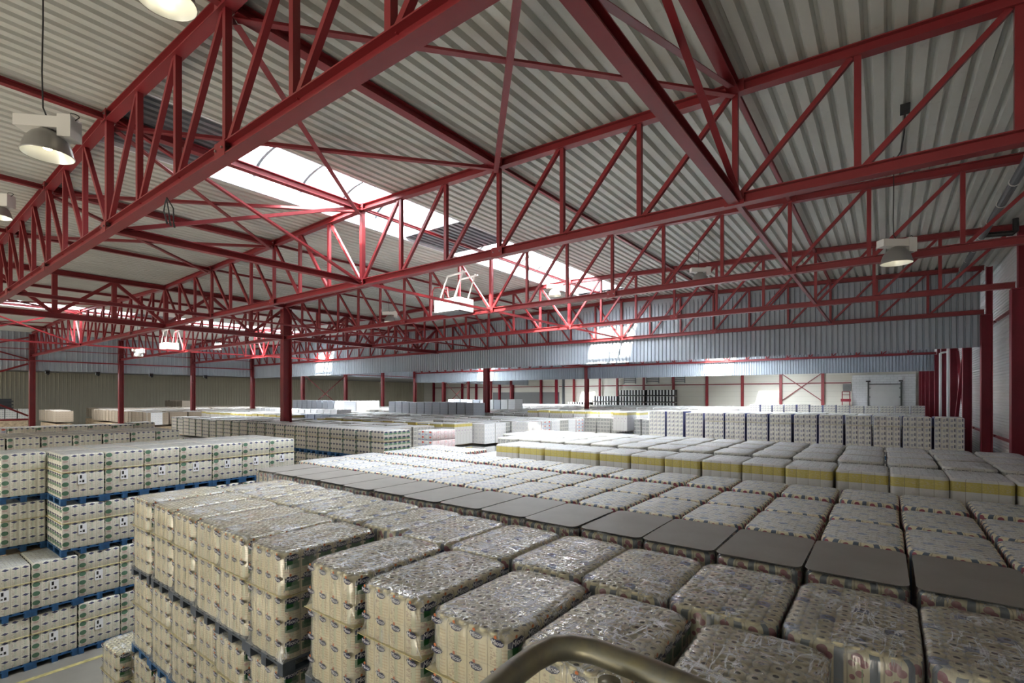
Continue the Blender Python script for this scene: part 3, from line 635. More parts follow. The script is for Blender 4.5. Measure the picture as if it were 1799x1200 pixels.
for k in range(6):
    for x in (-1.52, 1.04): b.box((x, dy - 0.13, 1.5 + k * 0.95), (x + 0.1, dy - 0.06, 1.6 + k * 0.95))
b.obj('door_track', 'track_steel', door)
b = MB(); b.box((-1.82, dy - 0.3, H + 1.48), (-1.42, dy, H + 1.62)); b.box((1.0, dy - 0.3, H + 1.48), (1.35, dy, H + 1.62)); b.obj('spring_housing', 'black_plastic', door)
g = empty('guard_platform', (-3.7, YB - 1.6, 0), 'small red railed platform left of the white block wall', 'platform')
b = MB()
for x in (-0.25, 0.45): b.bar((x, 0, 0), (x, 0, H + 0.45), 0.09, 0.09)
b.bar((-0.25, 0, H + 0.45), (0.45, 0, H + 0.45), 0.07, 0.07); b.bar((-0.25, 0, H + 0.08), (0.45, 0, H + 0.08), 0.06, 0.06); b.obj('railing', 'dark_red_steel', g)
b = MB(); b.box((-0.35, -0.5, H - 0.65), (0.55, 0.5, H - 0.35)); b.obj('deck', 'dark_red_steel', g)
b = MB(); b.box((-3.95, YB - .3, H + 0.5), (-3.2, YB - .02, H + 1.3)); tag(b.obj('wall_cabinet', 'grey_sheet'), 'grey wall cabinet above the small red platform', 'cabinet')
# roll racks: black crates with white tubes, each crate a thing
b0 = MB(); b0.box((-0.6, -0.5, 0), (0.6, 0.5, 0.13)); 
for x in (-0.57, 0.57):
    for yy in (-0.47, 0.47): b0.bar((x, yy, 0.13), (x, yy, 0.80), 0.05, 0.05)
root = empty('roll_crate', (0, 0, 0), '', 'crate', 'black crates of white rolls against the back wall'); b0.obj('frame', 'black_plastic', root)
b1 = MB(); 
for x in (-0.4, 0, 0.4): b1.rod((x, -0.36, 0.13), (x, -0.36, 0.78), 0.105, 12)
b1.obj('white_rolls', 'white_enamel', root)
b1 = MB(); b1.box((-0.58, -0.22, 0.13), (0.58, 0.40, 0.78)); b1.obj('back_panel', 'black_plastic', root)
first = True
for ci, (x, nlev) in enumerate([(-36.0 + 1.24 * k, 5) for k in range(3)] + [(-31.9 + 1.24 * k, 6) for k in range(3)] + [(-28.0 + 1.24 * k, 7) for k in range(3)] + [(-24.1 + 1.24 * k, 7) for k in range(3)]):
    for l in range(nlev):
        if l < 2: continue
        r = root if first else fast_copy(root); first = False
        zb = H - 0.13 - 0.82 * 5 + 0.82 * (l + (0 if nlev == 5 else 0)); 
        r.location = (x - 0.2, 62.5, 0.82 * l + 0.53)
        r['label'] = 'black crate of white rolls, %s stack from the left, %s level up' % (ordn(ci), ordn(l))
b = MB(); 
for ci, (x, nlev) in enumerate([(-36.0 + 1.24 * k, 5) for k in range(3)] + [(-31.9 + 1.24 * k, 6) for k in range(3)] + [(-28.0 + 1.24 * k, 7) for k in range(3)] + [(-24.1 + 1.24 * k, 7) for k in range(3)]):
    b.box((x - 0.8, 62.0, 0), (x + 0.4, 63.0, 2.165))
o = b.obj('crate_bases', 'black_plastic'); tag(o, 'lowest layers of black crates under the white rolls at the back wall', 'crates', kind='stuff')
for k, x in enumerate((-29.6, -26.2, -22.6)):
    b = MB()
    for q in range(3): b.box((-0.9, 0, q * 0.24), (0.9, 0.12, q * 0.24 + 0.10))
    for dx in (-0.9, 0.84): b.box((dx, 0, -0.2), (dx + 0.06, 0.12, 1.0))
    o = b.obj('louvre_vent', 'grey_plastic'); o.location = (x, YB - 0.13, H + 1.9); tag(o, 'dark louvred vent high on the back wall above the crates, %s from the left' % ordn(k), 'vent')

# ------------------------------------------------------------------ lamps and ceiling fittings
def make_lamp():
    root = empty('high_bay_lamp', (0, 0, 0), '', 'lamp', 'high bay lamps')
    b = MB(); b.lathe([(0.245, 0), (0.25, 0.012), (0.235, 0.04), (0.225, 0.10), (0.20, 0.17), (0.15, 0.24), (0.10, 0.275), (0.075, 0.30), (0.0, 0.30)], n=28); o = b.obj('reflector', 'lamp_grey', root, True)
    b = MB(); b.lathe([(0.242, 0.004), (0.225, 0.05), (0.212, 0.10), (0.185, 0.165), (0.14, 0.225), (0.06, 0.26), (0, 0.26)], n=28); b.obj('inner_reflector', 'lamp_inner', root, True)
    b = MB(); b.lathe([(0, 0.06), (0.04, 0.075), (0.055, 0.12), (0.04, 0.18), (0.02, 0.25)], n=12); b.obj('bulb', 'lamp_bulb', root, True)
    b = MB(); b.box((-0.30, -0.09, 0.30), (0.30, 0.09, 0.43)); b.box((0.16, -0.10, 0.20), (0.30, 0.10, 0.46)); b.obj('ballast_box', 'ballast_white', root)
    b = MB(); b.tube([(0.0, 0, 0.43), (-0.05, 0, 0.52), (-0.06, 0, 0.8), (-0.05, 0, 1.2), (-0.05, 0, 1.9)], 0.008, 6); cb = b.obj('cable', 'black_cable', root)
    b = MB(); b.tube([(0.28 + 0.05 * math.cos(a), 0.02 * math.sin(2 * a), 0.47 + 0.045 * math.sin(a)) for a in [i * PI / 6 for i in range(13)]], 0.006, 5); b.obj('cable_loop', 'black_cable', root)
    return root
L0 = make_lamp()
lamps = [((-6.65, 1.18, 2.38), 0.5, 'bell-shaped lamp hanging at the upper left, whole in view'), ((-5.3, 1.75, 3.62), 0.2, 'yellowish lamp cut by the top edge, above the nearest truss'), ((-14.94, 1.85, 3.75), 0.2, 'lamp cut by the left edge, below the upper left one'),
         ((0.14, 11.53, 2.42), 0.0, 'lit bell lamp at the right, in front of the second truss row'), ((-4.66, 15.96, 3.55), 0.0, 'grey lamp right of centre below the roof sheets'), ((-10.28, 16.4, 3.85), 0.3, 'small lamp by the end of the skylight'),
         ((-16.75, 13.7, 3.1), 0.3, 'small lamp left of the white hanging box'), ((-35.15, 14.5, 3.0), 0.3, 'tiny bright lamp in the far left bay, right of its hanging box'), ((-35.15, 10.2, 2.3), 0.3, 'tiny lamp in the far left bay, left of its hanging box')]
for i, (p, rz, l) in enumerate(lamps):
    r = L0 if i == 0 else fast_copy(L0)
    r.location = (p[0], p[1], H + p[2]); r.rotation_euler = (0.0, 0, YAW + rz * 0.3); r.scale = (0.84,) * 3 if i == 0 else (1, 1, 1); r['label'] = l
for nm, (x, y) in (('upper left lamp', (-6.65, 1.18)),):
    b = MB(); b.box((-0.06, -0.06, -0.07), (0.06, 0.06, 0.0)); o = b.obj('junction_box', 'ballast_white'); o.location = (x - 0.04, y, H + ztop(x) + 0.08)
    tag(o, 'small white junction box on the roof sheet above the ' + nm, 'electrical box')
# each lamp's cable reaches up to the roof
for r in [o for o in bpy.data.objects if o.name.startswith('high_bay_lamp')]:
    c = [k for k in bpy.data.objects if k.parent == r and k.name.startswith('cable') and not k.name.startswith('cable_loop')]
    need = ztop(r.location.x) + (0.08 if abs(r.location.x - RX[0]) > 0.5 and abs(r.location.x - RX[1]) > 0.5 else -0.07) - (r.location.z - H); need /= r.scale.x
    for k in c: k.data = k.data.copy(); 
    for k in c:
        for v in k.data.vertices: v.co.z = 0.43 + (v.co.z - 0.43) * (need - 0.43) / (1.9 - 0.43)
# white hanging heater boxes with folding arms
def heater(x, y, z, label):
    root = empty('hanging_box', (x, y, H + z), label, 'hanging unit', 'hanging white boxes')
    b = MB(); b.box((-0.72, -0.25, 0), (0.42, 0.45, 0.42)); b.obj('casing', 'white_enamel', root)
    b = MB(); b.box((-0.66, -0.20, -0.03), (0.36, 0.40, 0.0)); b.obj('underside', 'grey_plastic', root)
    for yy in (-0.2, 0.4):
        b = MB(); b.bar((-0.5, yy, 0.40), (-0.15, yy, 1.15), 0.035, 0.035); b.bar((0.2, yy, 0.40), (0.55, yy, 1.25), 0.035, 0.035); b.bar((-0.15, yy, 1.15), (0.65, yy, 1.2), 0.05, 0.05); b.obj('stay', 'ballast_white', root)
    b = MB(); b.tube([(-0.85, -0.2, 0.1), (-0.85, -0.2, 0.75), (-0.75, -0.2, 0.86), (-0.25, -0.1, 0.82), (-0.2, -0.1, 0.5)], 0.022, 8); b.tube([(-0.85, 0.3, 0.1), (-0.85, 0.3, 0.75), (-0.75, 0.3, 0.86), (-0.3, 0.3, 0.82)], 0.022, 8); b.obj('guard_hoop', 'red_steel', root)
heater(-11.45, 12.06, 2.78, 'white hanging box with hoops and stays under the skylight, centre'); heater(-36.2, 12.06, 2.9, 'white hanging box in the far left bay')
# roof drain pipe at the right
b = MB(); b.tube([(1.92, -2, 4.02), (1.92, 12, 4.02), (1.92, 22.3, 4.0)], 0.075, 12)
o = b.obj('roof_pipe', 'grey_plastic'); o.location = (0, 0, H); tag(o, 'dark grey pipe with white clips running under the roof at the right', 'pipe')
b = MB()
for k in range(16): b.tube([(1.92 + 0.08 * math.cos(a), 1 + k * 1.35, 4.02 + 0.08 * math.sin(a)) for a in [j * PI / 6 for j in range(13)]], 0.012, 5); b.bar((1.92, 1 + k * 1.35, 4.09), (1.92, 1 + k * 1.35, 4.3), 0.008, 0.008)
b.obj('pipe_clip', 'ballast_white', o)
b = MB(); b.tube([(1.92, 17.0, 4.0), (2.45, 17.0, 3.95), (2.5, 17.0, 4.0), (2.5, 17.0, 4.3)], 0.06, 10); o = b.obj('branch_pipe', 'black_plastic'); o.location = (0, 0, H); tag(o, 'short black elbow pipe between the roof pipe and the right wall', 'pipe')
# thin conduit on roof right of centre
b = MB(); b.tube([(0.22, 9.6, 4.34), (0.225, 10.4, 4.32), (0.2, 11.2, 4.33), (0.12, 11.5, 4.30)], 0.014, 6); b.box((0.16, 9.5, 4.28), (0.28, 9.66, 4.38)); o = b.obj('cable_run', 'black_cable'); o.location = (0, 0, H); tag(o, 'thin cable run under the roof sheets toward the lit right lamp', 'cable')
# loose cable ends hanging under the nearest truss
b = MB(); c0 = Vector((-7.85, 2.6, 2.70))
for k in range(3): b.tube([c0, c0 + Vector((0.06 * (k - 1), 0, -0.05)), c0 + Vector((0.11 * (k - 1), 0.02 * k, -0.16)), c0 + Vector((0.13 * (k - 1) + 0.02, 0.03, -0.28 - 0.05 * k))], 0.009, 6)
for k in range(3): b.rod(c0 + Vector((0.13 * (k - 1) + 0.02, 0.03, -0.28 - 0.05 * k)), c0 + Vector((0.13 * (k - 1) + 0.05, 0.03, -0.33 - 0.05 * k)), 0.014, 6)
o = b.obj('cable_ends', 'black_cable'); o.location = (0, 0, H); tag(o, 'three loose black cable ends hanging from the nearest truss', 'cable')
for k, yy in enumerate((8.4, 11.2, 14.6, 18.6)):
    b = MB(); b.box((-0.1, -0.12, -0.12), (0.1, 0.12, 0.12)); b.rod((0.05, 0, -0.05), (0.2, 0, -0.15), 0.07, 8); o = b.obj('motion_sensor', 'black_plastic'); o.location = (XL - 0.1, yy, H + 1.66)
    tag(o, 'small black sensor under the far left fascia, %s from the left' % ordn(k), 'sensor')
b = MB()
for k in range(5): b.box((-0.6, -3, k * 0.32), (0.6, 3, k * 0.32 + 0.12)); b.box((-0.5, -2.9, k * 0.32 + 0.12), (0.4, 2.9, k * 0.32 + 0.32))
o = b.obj('tray_stack', 'black_plastic'); o.location = (-68, 6.5, 3.6); tag(o, 'black ribbed tray stack against the dark wall at the left edge', 'stack')
b = MB(); b.box((-0.6, -3, 0), (0.6, 3, 3.6)); o = b.obj('tray_cabinet', 'grey_plastic'); o.location = (-68, 6.5, 0); tag(o, 'dark cabinet carrying the black trays at the left edge', 'cabinet')

# handrail right in front of the camera
b = MB()
pts = [(-0.47, 0.30, -0.47), (-0.475, 0.50, -0.452), (-0.489, 0.66, -0.455), (-0.488, 0.715, -0.455), (-0.474, 0.752, -0.45), (-0.45, 0.775, -0.45), (-0.41, 0.788, -0.45), (-0.30, 0.782, -0.45), (-0.1, 0.755, -0.45), (0.5, 0.66, -0.45)]
b.tube(pts, 0.0215, 20); o = b.obj('handrail', 'galvanised', None, True); o.location = (0, 0, H); tag(o, 'bent galvanised steel handrail at the bottom edge of the picture', 'handrail')
b = MB(); b.tube([(-0.35, 0.72, -0.45), (-0.35, 0.72, -1.1)], 0.018, 14); b.tube([(-0.47, 0.32, -0.48), (-0.47, 0.32, -1.1)], 0.018, 14); b.tube([(0.45, 0.66, -0.46), (0.45, 0.66, -1.1)], 0.018, 14)
o2 = b.obj('post', 'galvanised', o, True)
b = MB(); b.box((-0.6, -1.6, -1.16), (0.9, 0.8, -1.1)); 
for x in (-0.55, 0.85):
    for yy in (-1.5, 0.7): b.bar((x, yy, -H), (x, yy, -1.16), 0.08, 0.08)
o = b.obj('viewing_platform', 'galvanised'); o.location = (0, 0, H); tag(o, 'steel platform under the handrail, below the picture', 'platform')

# ------------------------------------------------------------------ pallet loads
W, D = 0.79, 1.19
def ring(w, d, r, nw, nd, sub, na, scal=0.0):
    """rounded rectangle; returns [(x, y, side, u)] counter-clockwise from the -Y side"""
    pts = []; w2, d2 = w / 2, d / 2
    def arc(cx, cy, a0, sideA, sideB, uA, uB):
        for k in range(1, na):
            a = a0 + PI / 2 * k / na; pts.append((cx + r * math.cos(a), cy + r * math.sin(a)))
    def side(p, q, n):
        m = n * sub
        for k in range(m + 1):
            f = k / m; x, y = p[0] + (q[0] - p[0]) * f, p[1] + (q[1] - p[1]) * f
            L = math.hypot(q[0] - p[0], q[1] - p[1]); nx, ny = (q[1] - p[1]) / L, -(q[0] - p[0]) / L
            full = w if abs(q[0] - p[0]) > abs(q[1] - p[1]) else d
            pos = ((x + w2) if full == w else (y + d2)) / full * n
            s_ = scal * (1 - abs(math.sin(PI * pos)) ** 0.45); pts.append((x - nx * s_, y - ny * s_))
    side((-w2 + r, -d2), (w2 - r, -d2), nw); arc(w2 - r, -d2 + r, -PI / 2, 0, 0, 0, 0)
    side((w2, -d2 + r), (w2, d2 - r), nd); arc(w2 - r, d2 - r, 0, 0, 0, 0, 0)
    side((w2 - r, d2), (-w2 + r, d2), nw); arc(-w2 + r, d2 - r, PI / 2, 0, 0, 0, 0)
    side((-w2, d2 - r), (-w2, -d2 + r), nd); arc(-w2 + r, -d2 + r, PI, 0, 0, 0, 0)
    return pts
def load_mesh(name, kind, h, rows, sections, r=0.09, nw=4, nd=6, sub=6, scal=0.014, flat_top=False, topdome=0.012):
    """packs of one load: sections = heights (in rows) where a sheet lies, bottom to top"""
    b = MB(); na = 4; w, d = W, D; rh = h / rows
    zs = []; e = [0] + [s * rh for s in sections] + [h]
    for i in range(len(e) - 1):
        a, c = e[i], e[i + 1]; last = i == len(e) - 2
        zs += [(a, 0.010), (a + 0.02, 0.0)] + ([(c - 0.02, 0.0), (c, 0.010)] if not last else [(c - 0.035, 0.0), (c - 0.012, 0.012), (c, 0.034)])
    base = ring(w, d, r, nw, nd, sub, na, scal); n = len(base)
    vs = []
    for z, ins in zs:
        for x, y in base:
            vs.append((x * (1 - 2 * ins / w), y * (1 - 2 * ins / d), z))
    fs, ms, uvs = [], [], []
    for k in range(len(zs) - 1):
        for i in range(n):
            j = (i + 1) % n; (x0, y0), (x1, y1) = base[i], base[j]; mxx, myy = (x0 + x1) / 2, (y0 + y1) / 2
            short = abs(myy) / d > abs(mxx) / w
            if short: U = [((x0 + w / 2) / w * nw), ((x1 + w / 2) / w * nw)]
            else: U = [((y0 + d / 2) / d * nd), ((y1 + d / 2) / d * nd)]
            if (short and myy > 0) or (not short and mxx < 0): U = [(nw if short else nd) - q for q in U]
            va, vb = zs[k][0] / rh, zs[k + 1][0] / rh
            fs.append((k * n + i, k * n + j, (k + 1) * n + j, (k + 1) * n + i)); ms.append(0 if short else 1)
            uvs.append([(U[0], va), (U[1], va), (U[1], vb), (U[0], vb)])
    kk = (len(zs) - 1) * n; vs.append((0, 0, h + topdome)); cc = len(vs) - 1
    tu = lambda p: ((p[0] + w / 2) / w * nw * 2, (p[1] + d / 2) / d * nd * 2)
    for i in range(n):
        j = (i + 1) % n; fs.append((kk + i, kk + j, cc)); ms.append(2); uvs.append([tu(vs[kk + i]), tu(vs[kk + j]), tu(vs[cc])])
    b.add(vs, fs, ms, uvs)
    return b.mesh(name, [kind + '_short', kind + '_long', kind + '_top'], True)
def low_mesh(name, kind, h, rows):
    b = MB(); w, d = W, D
    for (p, q, mi, nn) in (((-w / 2, -d / 2), (w / 2, -d / 2), 0, 4), ((w / 2, -d / 2), (w / 2, d / 2), 1, 6), ((w / 2, d / 2), (-w / 2, d / 2), 0, 4), ((-w / 2, d / 2), (-w / 2, -d / 2), 1, 6)):
        b.add([(p[0], p[1], 0), (q[0], q[1], 0), (q[0], q[1], h), (p[0], p[1], h)], [(0, 1, 2, 3)], mi, [[(0, 0), (nn, 0), (nn, rows), (0, rows)]])
    b.add([(-w / 2, -d / 2, h), (w / 2, -d / 2, h), (w / 2, d / 2, h), (-w / 2, d / 2, h)], [(0, 1, 2, 3)], 2, [[(0, 0), (8, 0), (8, 12), (0, 12)]])
    return b
def film_mesh(name, h, sections_h, r_mid, flare=True, sub=2, tuck=0.0):
    b = MB(); na = 5; zs = []; e = [0] + sections_h + [h]
    for i in range(len(e) - 1):
        a, c = e[i], e[i + 1]; last = i == len(e) - 2; L = c - a
        for f in (0, 0.04, 0.10, 0.20, 0.38, 0.6) + (() if last else (0.85, 0.98)):
            k = math.exp(-f / 0.11) if flare else 0
            zs.append((a + L * f, r_mid * (1 - k) + 0.012 * k, 0.008 + 0.006 * k))
        if last: zs += [(c - 0.05, r_mid, 0.010), (c - 0.01, r_mid, 0.002), (c + 0.012, r_mid, -0.030)]
    rings = []
    for z, r, off in zs: rings.append([(x, y, z) for x, y in ring(W + 2 * off, D + 2 * off, r, 4, 6, sub, na)])
    n = len(rings[0]); vs = [p for g in rings for p in g]
    fs = [(k * n + i, k * n + (i + 1) % n, (k + 1) * n + (i + 1) % n, (k + 1) * n + i) for k in range(len(zs) - 1) for i in range(n)]
    # top skin, sagging a little between the rolls
    kk = (len(zs) - 1) * n; R = 5
    for q in range(1, R):
        f = 1 - q / R
        for i in range(n):
            x, y, z = rings[-1][i]; vs.append((x * f, y * f, z + 0.010 * (1 - f) + 0.004 * math.sin(17 * x * f + 3 * q) * math.cos(13 * y * f)))
    for q in range(R - 1):
        a = kk + q * n if q == 0 else len(rings) * n + (q - 1) * n; c = len(rings) * n + q * n
        for i in range(n): fs.append((a + i, a + (i + 1) % n, c + (i + 1) % n, c + i))
    vs.append((0, 0, h + 0.025)); a = len(rings) * n + (R - 2) * n
    for i in range(n): fs.append((a + i, a + (i + 1) % n, len(vs) - 1))
    b.add(vs, fs); return b.mesh(name, 'stretch_film', True)
def sheet_mesh(name, zlist, mat, over=0.014, th=0.005):
    b = MB()
    for z in zlist: b.box((-W / 2 - over, -D / 2 - over, z - th / 2), (W / 2 + over, D / 2 + over, z + th / 2))
    return b.mesh(name, mat)
def pallet_mesh(name, mat):
    b = MB(); w, d = 0.8, 1.2
    for x in (-0.35, 0, 0.35): b.box((x - 0.05, -d / 2, -0.144), (x + 0.05, d / 2, -0.122))
    for x in (-0.35, 0, 0.35):
        for y in (-0.53, 0, 0.53): b.box((x - 0.05, y - 0.07, -0.122), (x + 0.05, y + 0.07, -0.044))
    for y in (-0.53, 0, 0.53): b.box((-w / 2, y - 0.07, -0.044), (w / 2, y + 0.07, -0.022))
    for k in range(5): b.box((-w / 2 + k * 0.17, -d / 2, -0.022), (-w / 2 + k * 0.17 + 0.12, d / 2, 0.0))
    return b.mesh(name, mat)
def rolls_mesh(name, h, blue=False, rr=0.15):
    b = MB(); px, py = W / 8, D / 12; n = 14
    for i in range(8):
        for j in range(12):
            x, y = -W / 2 + (i + .5) * px, -D / 2 + (j + .5) * py
            qx, qy = abs(x) - (W / 2 - rr), abs(y) - (D / 2 - rr)
            if qx > 0 and qy > 0 and math.hypot(qx, qy) > rr - 0.040: continue
            R = px / 2 * 1.0; z = h + 0.012 * (1 - (2 * x / W) ** 2) + random.uniform(-0.002, 0.002)
            mi = 2 if (blue and (j // 3 + i // 2) % 2 == 0 and i % 2 == 0 and j % 3 == 1) else 0
            jx, jy = random.uniform(-.002, .002), random.uniform(-.002, .002); x += jx; y += jy
            b.lathe([(R, z - 0.022), (R, z - 0.006), (R - 0.010, z), (0.020, z), (0.0185, z - 0.002)], (x, y, 0), n, mi)
            b.lathe([(0.0185, z - 0.002), (0.0175, z - 0.018), (0, z - 0.019)], (x, y, 0), n, 1)
    return b.mesh(name, ['roll_paper', 'roll_core', 'blue_paper'], True)
# brand lozenge with lettering on the closest packs
def text_geo(txt, size):
    cu = bpy.data.curves.new('lettering', 'FONT'); cu.body = txt; cu.size = size; cu.align_x = 'CENTER'; cu.align_y = 'CENTER'; cu.extrude = 0.0006; cu.resolution_u = 2; cu.shear = 0.15
    to = bpy.data.objects.new('lettering', cu); COL.objects.link(to); bpy.context.view_layer.update()
    me = to.to_mesh(); vs = [tuple(v.co) for v in me.vertices]; fs = [tuple(p.vertices) for p in me.polygons]; to.to_mesh_clear()
    bpy.data.objects.remove(to); return vs, fs
TV, TF = text_geo('Mioor', 0.046)
TVL, TFL = text_geo('Mioor', 0.062)
def logos_mesh(name, h, rows):
    b = MB(); rh = h / rows
    def put(o, ax, big):
        s = 1.25 if big else 1.0; dn = Vector((0, -1, 0)) if ax.x else Vector((1, 0, 0))
        P = lambda x, z, e: o + ax * x + Vector((0, 0, z)) + dn * e
        sh = [(-0.062, 0.012), (-0.040, 0.026), (-0.004, 0.020), (0.03, 0.024), (0.064, 0.004), (0.045, -0.018), (0.0, -0.030), (-0.04, -0.020)]
        if big:
            b.add([P(x, z, 0.0035) for x, z in ((-0.062, -0.075), (0.062, -0.075), (0.062, -0.012), (-0.062, -0.012))], [(0, 1, 2, 3)], 2)
        b.add([P(x * s, z * s, 0.005) for x, z in sh], [tuple(range(8))[::-1]], 0)
        b.add([P(0.013 * math.cos(a) - 0.018, 0.034 * s + 0.013 * math.sin(a), 0.0045) for a in [k * PI / 5 for k in range(10)]], [tuple(range(10))], 3)
        tv, tf = (TVL, TFL) if big else (TV, TF)
        b.add([P(v[0] * 0.95, v[1], 0.0062 + v[2]) for v in tv], tf, 1)
    for row in range(rows):
        z = (row + 0.78) * rh
        for c in range(4): put(Vector((-W / 2 + (c + .5) * W / 4, -D / 2, z)), Vector((1, 0, 0)), False)
        for c in range(6): put(Vector((W / 2, -D / 2 + (c + .5) * D / 6, z)), Vector((0, 1, 0)), True)
    return b.mesh(name, ['navy_ink', 'white_ink', 'green_ink', 'orange_ink'])
def label_mesh(name, x, z, w=0.15, h=0.21):
    b = MB(); b.box((x - w / 2, -D / 2 - 0.014, z - h / 2), (x + w / 2, -D / 2 - 0.010, z + h / 2), 0)
    b.box((x - w * .3, -D / 2 - 0.0155, z + h * .05), (x - w * .05, -D / 2 - 0.0135, z + h * .40), 1); b.box((x + 0.0, -D / 2 - 0.0155, z - h * .35), (x + w * .25, -D / 2 - 0.0135, z - h * .1), 1); b.box((x - w * .35, -D / 2 - 0.0155, z - h * .3), (x - w * .12, -D / 2 - 0.0135, z - h * .18), 1)
    return b.mesh(name, ['label_paper', 'black_plastic'])

KITS = {}
def kit(key, kind, h, rows, sections, r, film, flare, pallet, sheets, nw=4, sheet_mat='kraft_sheet', rolls=None, logos=False, label=None, lid=False):
    root = bpy.data.objects.new('pallet_load', None); COL.objects.link(root); root.empty_display_size = 0.1
    def part(nm, me, z=0.0):
        o = bpy.data.objects.new(nm, me); COL.objects.link(o); o.parent = root; o.location.z = z; return o
    pz = 0.144
    part('packs', load_mesh('packs_' + key, kind, h - (0.014 if rolls else 0), rows, sections, r, nw=nw, sub=8 if rolls else 5, topdome=-0.01 if rolls else 0.012), pz)
    part('pallet', pallet_mesh('pallet_' + key, pallet), pz)
    if sheets: part('interlayer_sheet', sheet_mesh('interlayer_' + key, [s * h / rows for s in sections], sheet_mat), pz)
    if film: part('stretch_film', film_mesh('film_' + key, h, [s * h / rows for s in sections], r, flare), pz)
    if rolls: part('roll_tops', rolls_mesh('rolls_' + key, h - 0.008, rolls == 'blue', r), pz)
    if logos: part('printed_logos', logos_mesh('logos_' + key, h, rows), pz)
    if label: part('paper_label', label_mesh('label_' + key, *label), pz)
    if lid:
        b = MB(); rg = ring(W + 0.01, D + 0.01, 0.09, 4, 6, 1, 6); n = len(rg)
        b.add([(x, y, 0) for x, y in rg] + [(x, y, 0.006) for x, y in rg], [tuple(range(n))[::-1], tuple(range(n, 2 * n))] + [(i, (i + 1) % n, n + (i + 1) % n, n + i) for i in range(n)])
        part('cover_board', b.mesh('cover_board_' + key, 'grey_board'), pz + h + 0.03)
    KITS[key] = dict(root=root, used=False, h=h, kind=kind, rows=rows)
LA = (H - 1.66) / 3; HA = LA - 0.146        # three-high stacks
LP = (H - 1.24) / 4; HP = LP - 0.146        # four-high stacks
kit('A', 'cream', HA, 5, [3], 0.15, True, True, 'dark_wood', True, rolls='plain', logos=True)
kit('AL', 'cream', HA, 5, [3], 0.15, True, True, 'blue_wood', True, logos=True)
kit('B', 'pink', HA, 5, [3], 0.14, True, True, 'dark_wood', True, rolls='blue')
kit('Bf', 'pink', HA, 5, [3], 0.15, False, False, 'dark_wood', False)
kit('G', 'pink', HA - 0.06, 5, [3], 0.09, True, False, 'dark_wood', False, lid=True)
kit('P', 'green', HP, 5, [3], 0.035, False, False, 'blue_wood', True, nw=5, label=(-0.02, HP * 0.42))
kit('Pq', 'green', HP, 5, [3], 0.035, False, False, 'blue_wood', True, nw=5)
kit('Q', 'print', HP, 5, [3], 0.035, False, False, 'blue_wood', True)  # darker copy of the lozenge packs, the row's shade put into the colour
kit('Y', 'yellow', (H - 1.375) / 3 - 0.146, 5, [], 0.07, False, False, 'blue_wood', False)
kit('K', 'dark', (H - 1.33) / 3 - 0.146, 6, [], 0.17, False, False, 'blue_wood', False)
kit('U', 'blue', (H - 0.745) / 3 - 0.146, 8, [6], 0.03, False, False, 'blue_wood', True)
kit('Yp', 'yellow', HP, 5, [], 0.03, False, False, 'blue_wood', False)
for kk, kd in (('Wp', 'white'), ('Np', 'brown'), ('Rp', 'red'), ('Gp', 'grey'), ('Sp', 'sky'), ('Kp', 'dark')):
    kit(kk, kd, HP, 5, [3], 0.03, False, False, 'blue_wood', False)

LOADS = []                                   # (x, y, z, rot, kit, label, group, widthscale)
def add(x, y, z, rot, k, label, group, ws=1.0, stuff=False): LOADS.append([x, y, z, rot, k, label, group, ws, stuff])
lvl = ['top', 'middle', 'bottom', 'lowest']
# --- front row of cream loads, three high
AX = [-9.55, -8.66, -7.83, -7.0, -6.27, -5.43, -4.27, -3.37, -2.45, -1.58]
AY = [3.42, 3.42, 3.40, 3.38, 3.36, 3.34, 3.38, 3.36, 3.32, 3.27]
for i, (x, y) in enumerate(zip(AX, AY)):
    for l in range(3):
        jx, jy = (random.uniform(-.03, .03), random.uniform(-.03, .03)) if l else (0, 0)
        add(x + jx - (0.06 if l == 1 else 0), y + jy - 0.03, (2 - l) * LA, 0.0, 'A' if l == 0 else 'AL', 'film-wrapped cream tissue load, %s stack from the left of the front row, %s level' % (ordn(i), lvl[l]), 'front row of cream wrapped loads')
add(-0.68, 3.30, 2 * LA - 0.03, 0.02, 'A', 'cream roll-topped load at the bottom edge, right of the handrail', 'front row of cream wrapped loads'); add(-0.68, 3.30, LA, 0, 'AL', 'cream load beneath the roll-topped one right of the handrail', 'front row of cream wrapped loads'); add(-0.68, 3.30, 0, 0, 'AL', 'floor-level cream load right of the handrail', 'front row of cream wrapped loads')
add(-10.42, 3.2, 0, 0.03, 'A', 'single low cream load on the floor at the left end of the front row', 'front row of cream wrapped loads')
# --- block of loads with blue stripes and magenta flowers
def row(xr, n, pitch, y, zt, L, levels, k, text, group, ws=1.0, dx=0.0, rot=0.0, jit=0.012):
    for i in range(n):
        x = xr - pitch * i - 0.40 + dx
        for l in range(levels):
            tx = '%s, %s from the right%s' % (text, ordn(i), '' if levels == 1 else ', %s level' % lvl[l])
            add(x + random.uniform(-jit, jit), y + 0.6 + random.uniform(-jit, jit) * 2, H + zt - L * (l + 1), rot + random.uniform(-.006, .006), k, tx, group, ws)
g1 = 'wrapped loads with blue stripes and flowers'
row(1.83, 14, 0.82, 3.97, -1.66, LA, 1, 'B', 'flower-striped load in the row before the grey boards', g1)
for i in range(3): add(0.19 + 0.82 * i - 0.40 + 0.0, 4.62, LA, 0, 'Bf', 'middle flower-striped load under the open front at the lower right, %s from the left' % ordn(i), g1)
row(1.83, 16, 0.83, 5.52, -1.70, LA - .06, 1, 'G', 'flower-striped load topped by a dark grey board', 'loads covered with grey boards')
row(1.785, 17, 0.815, 6.82, -1.66, LA, 1, 'Bf', 'flower-striped load in the first row behind the grey boards', g1)
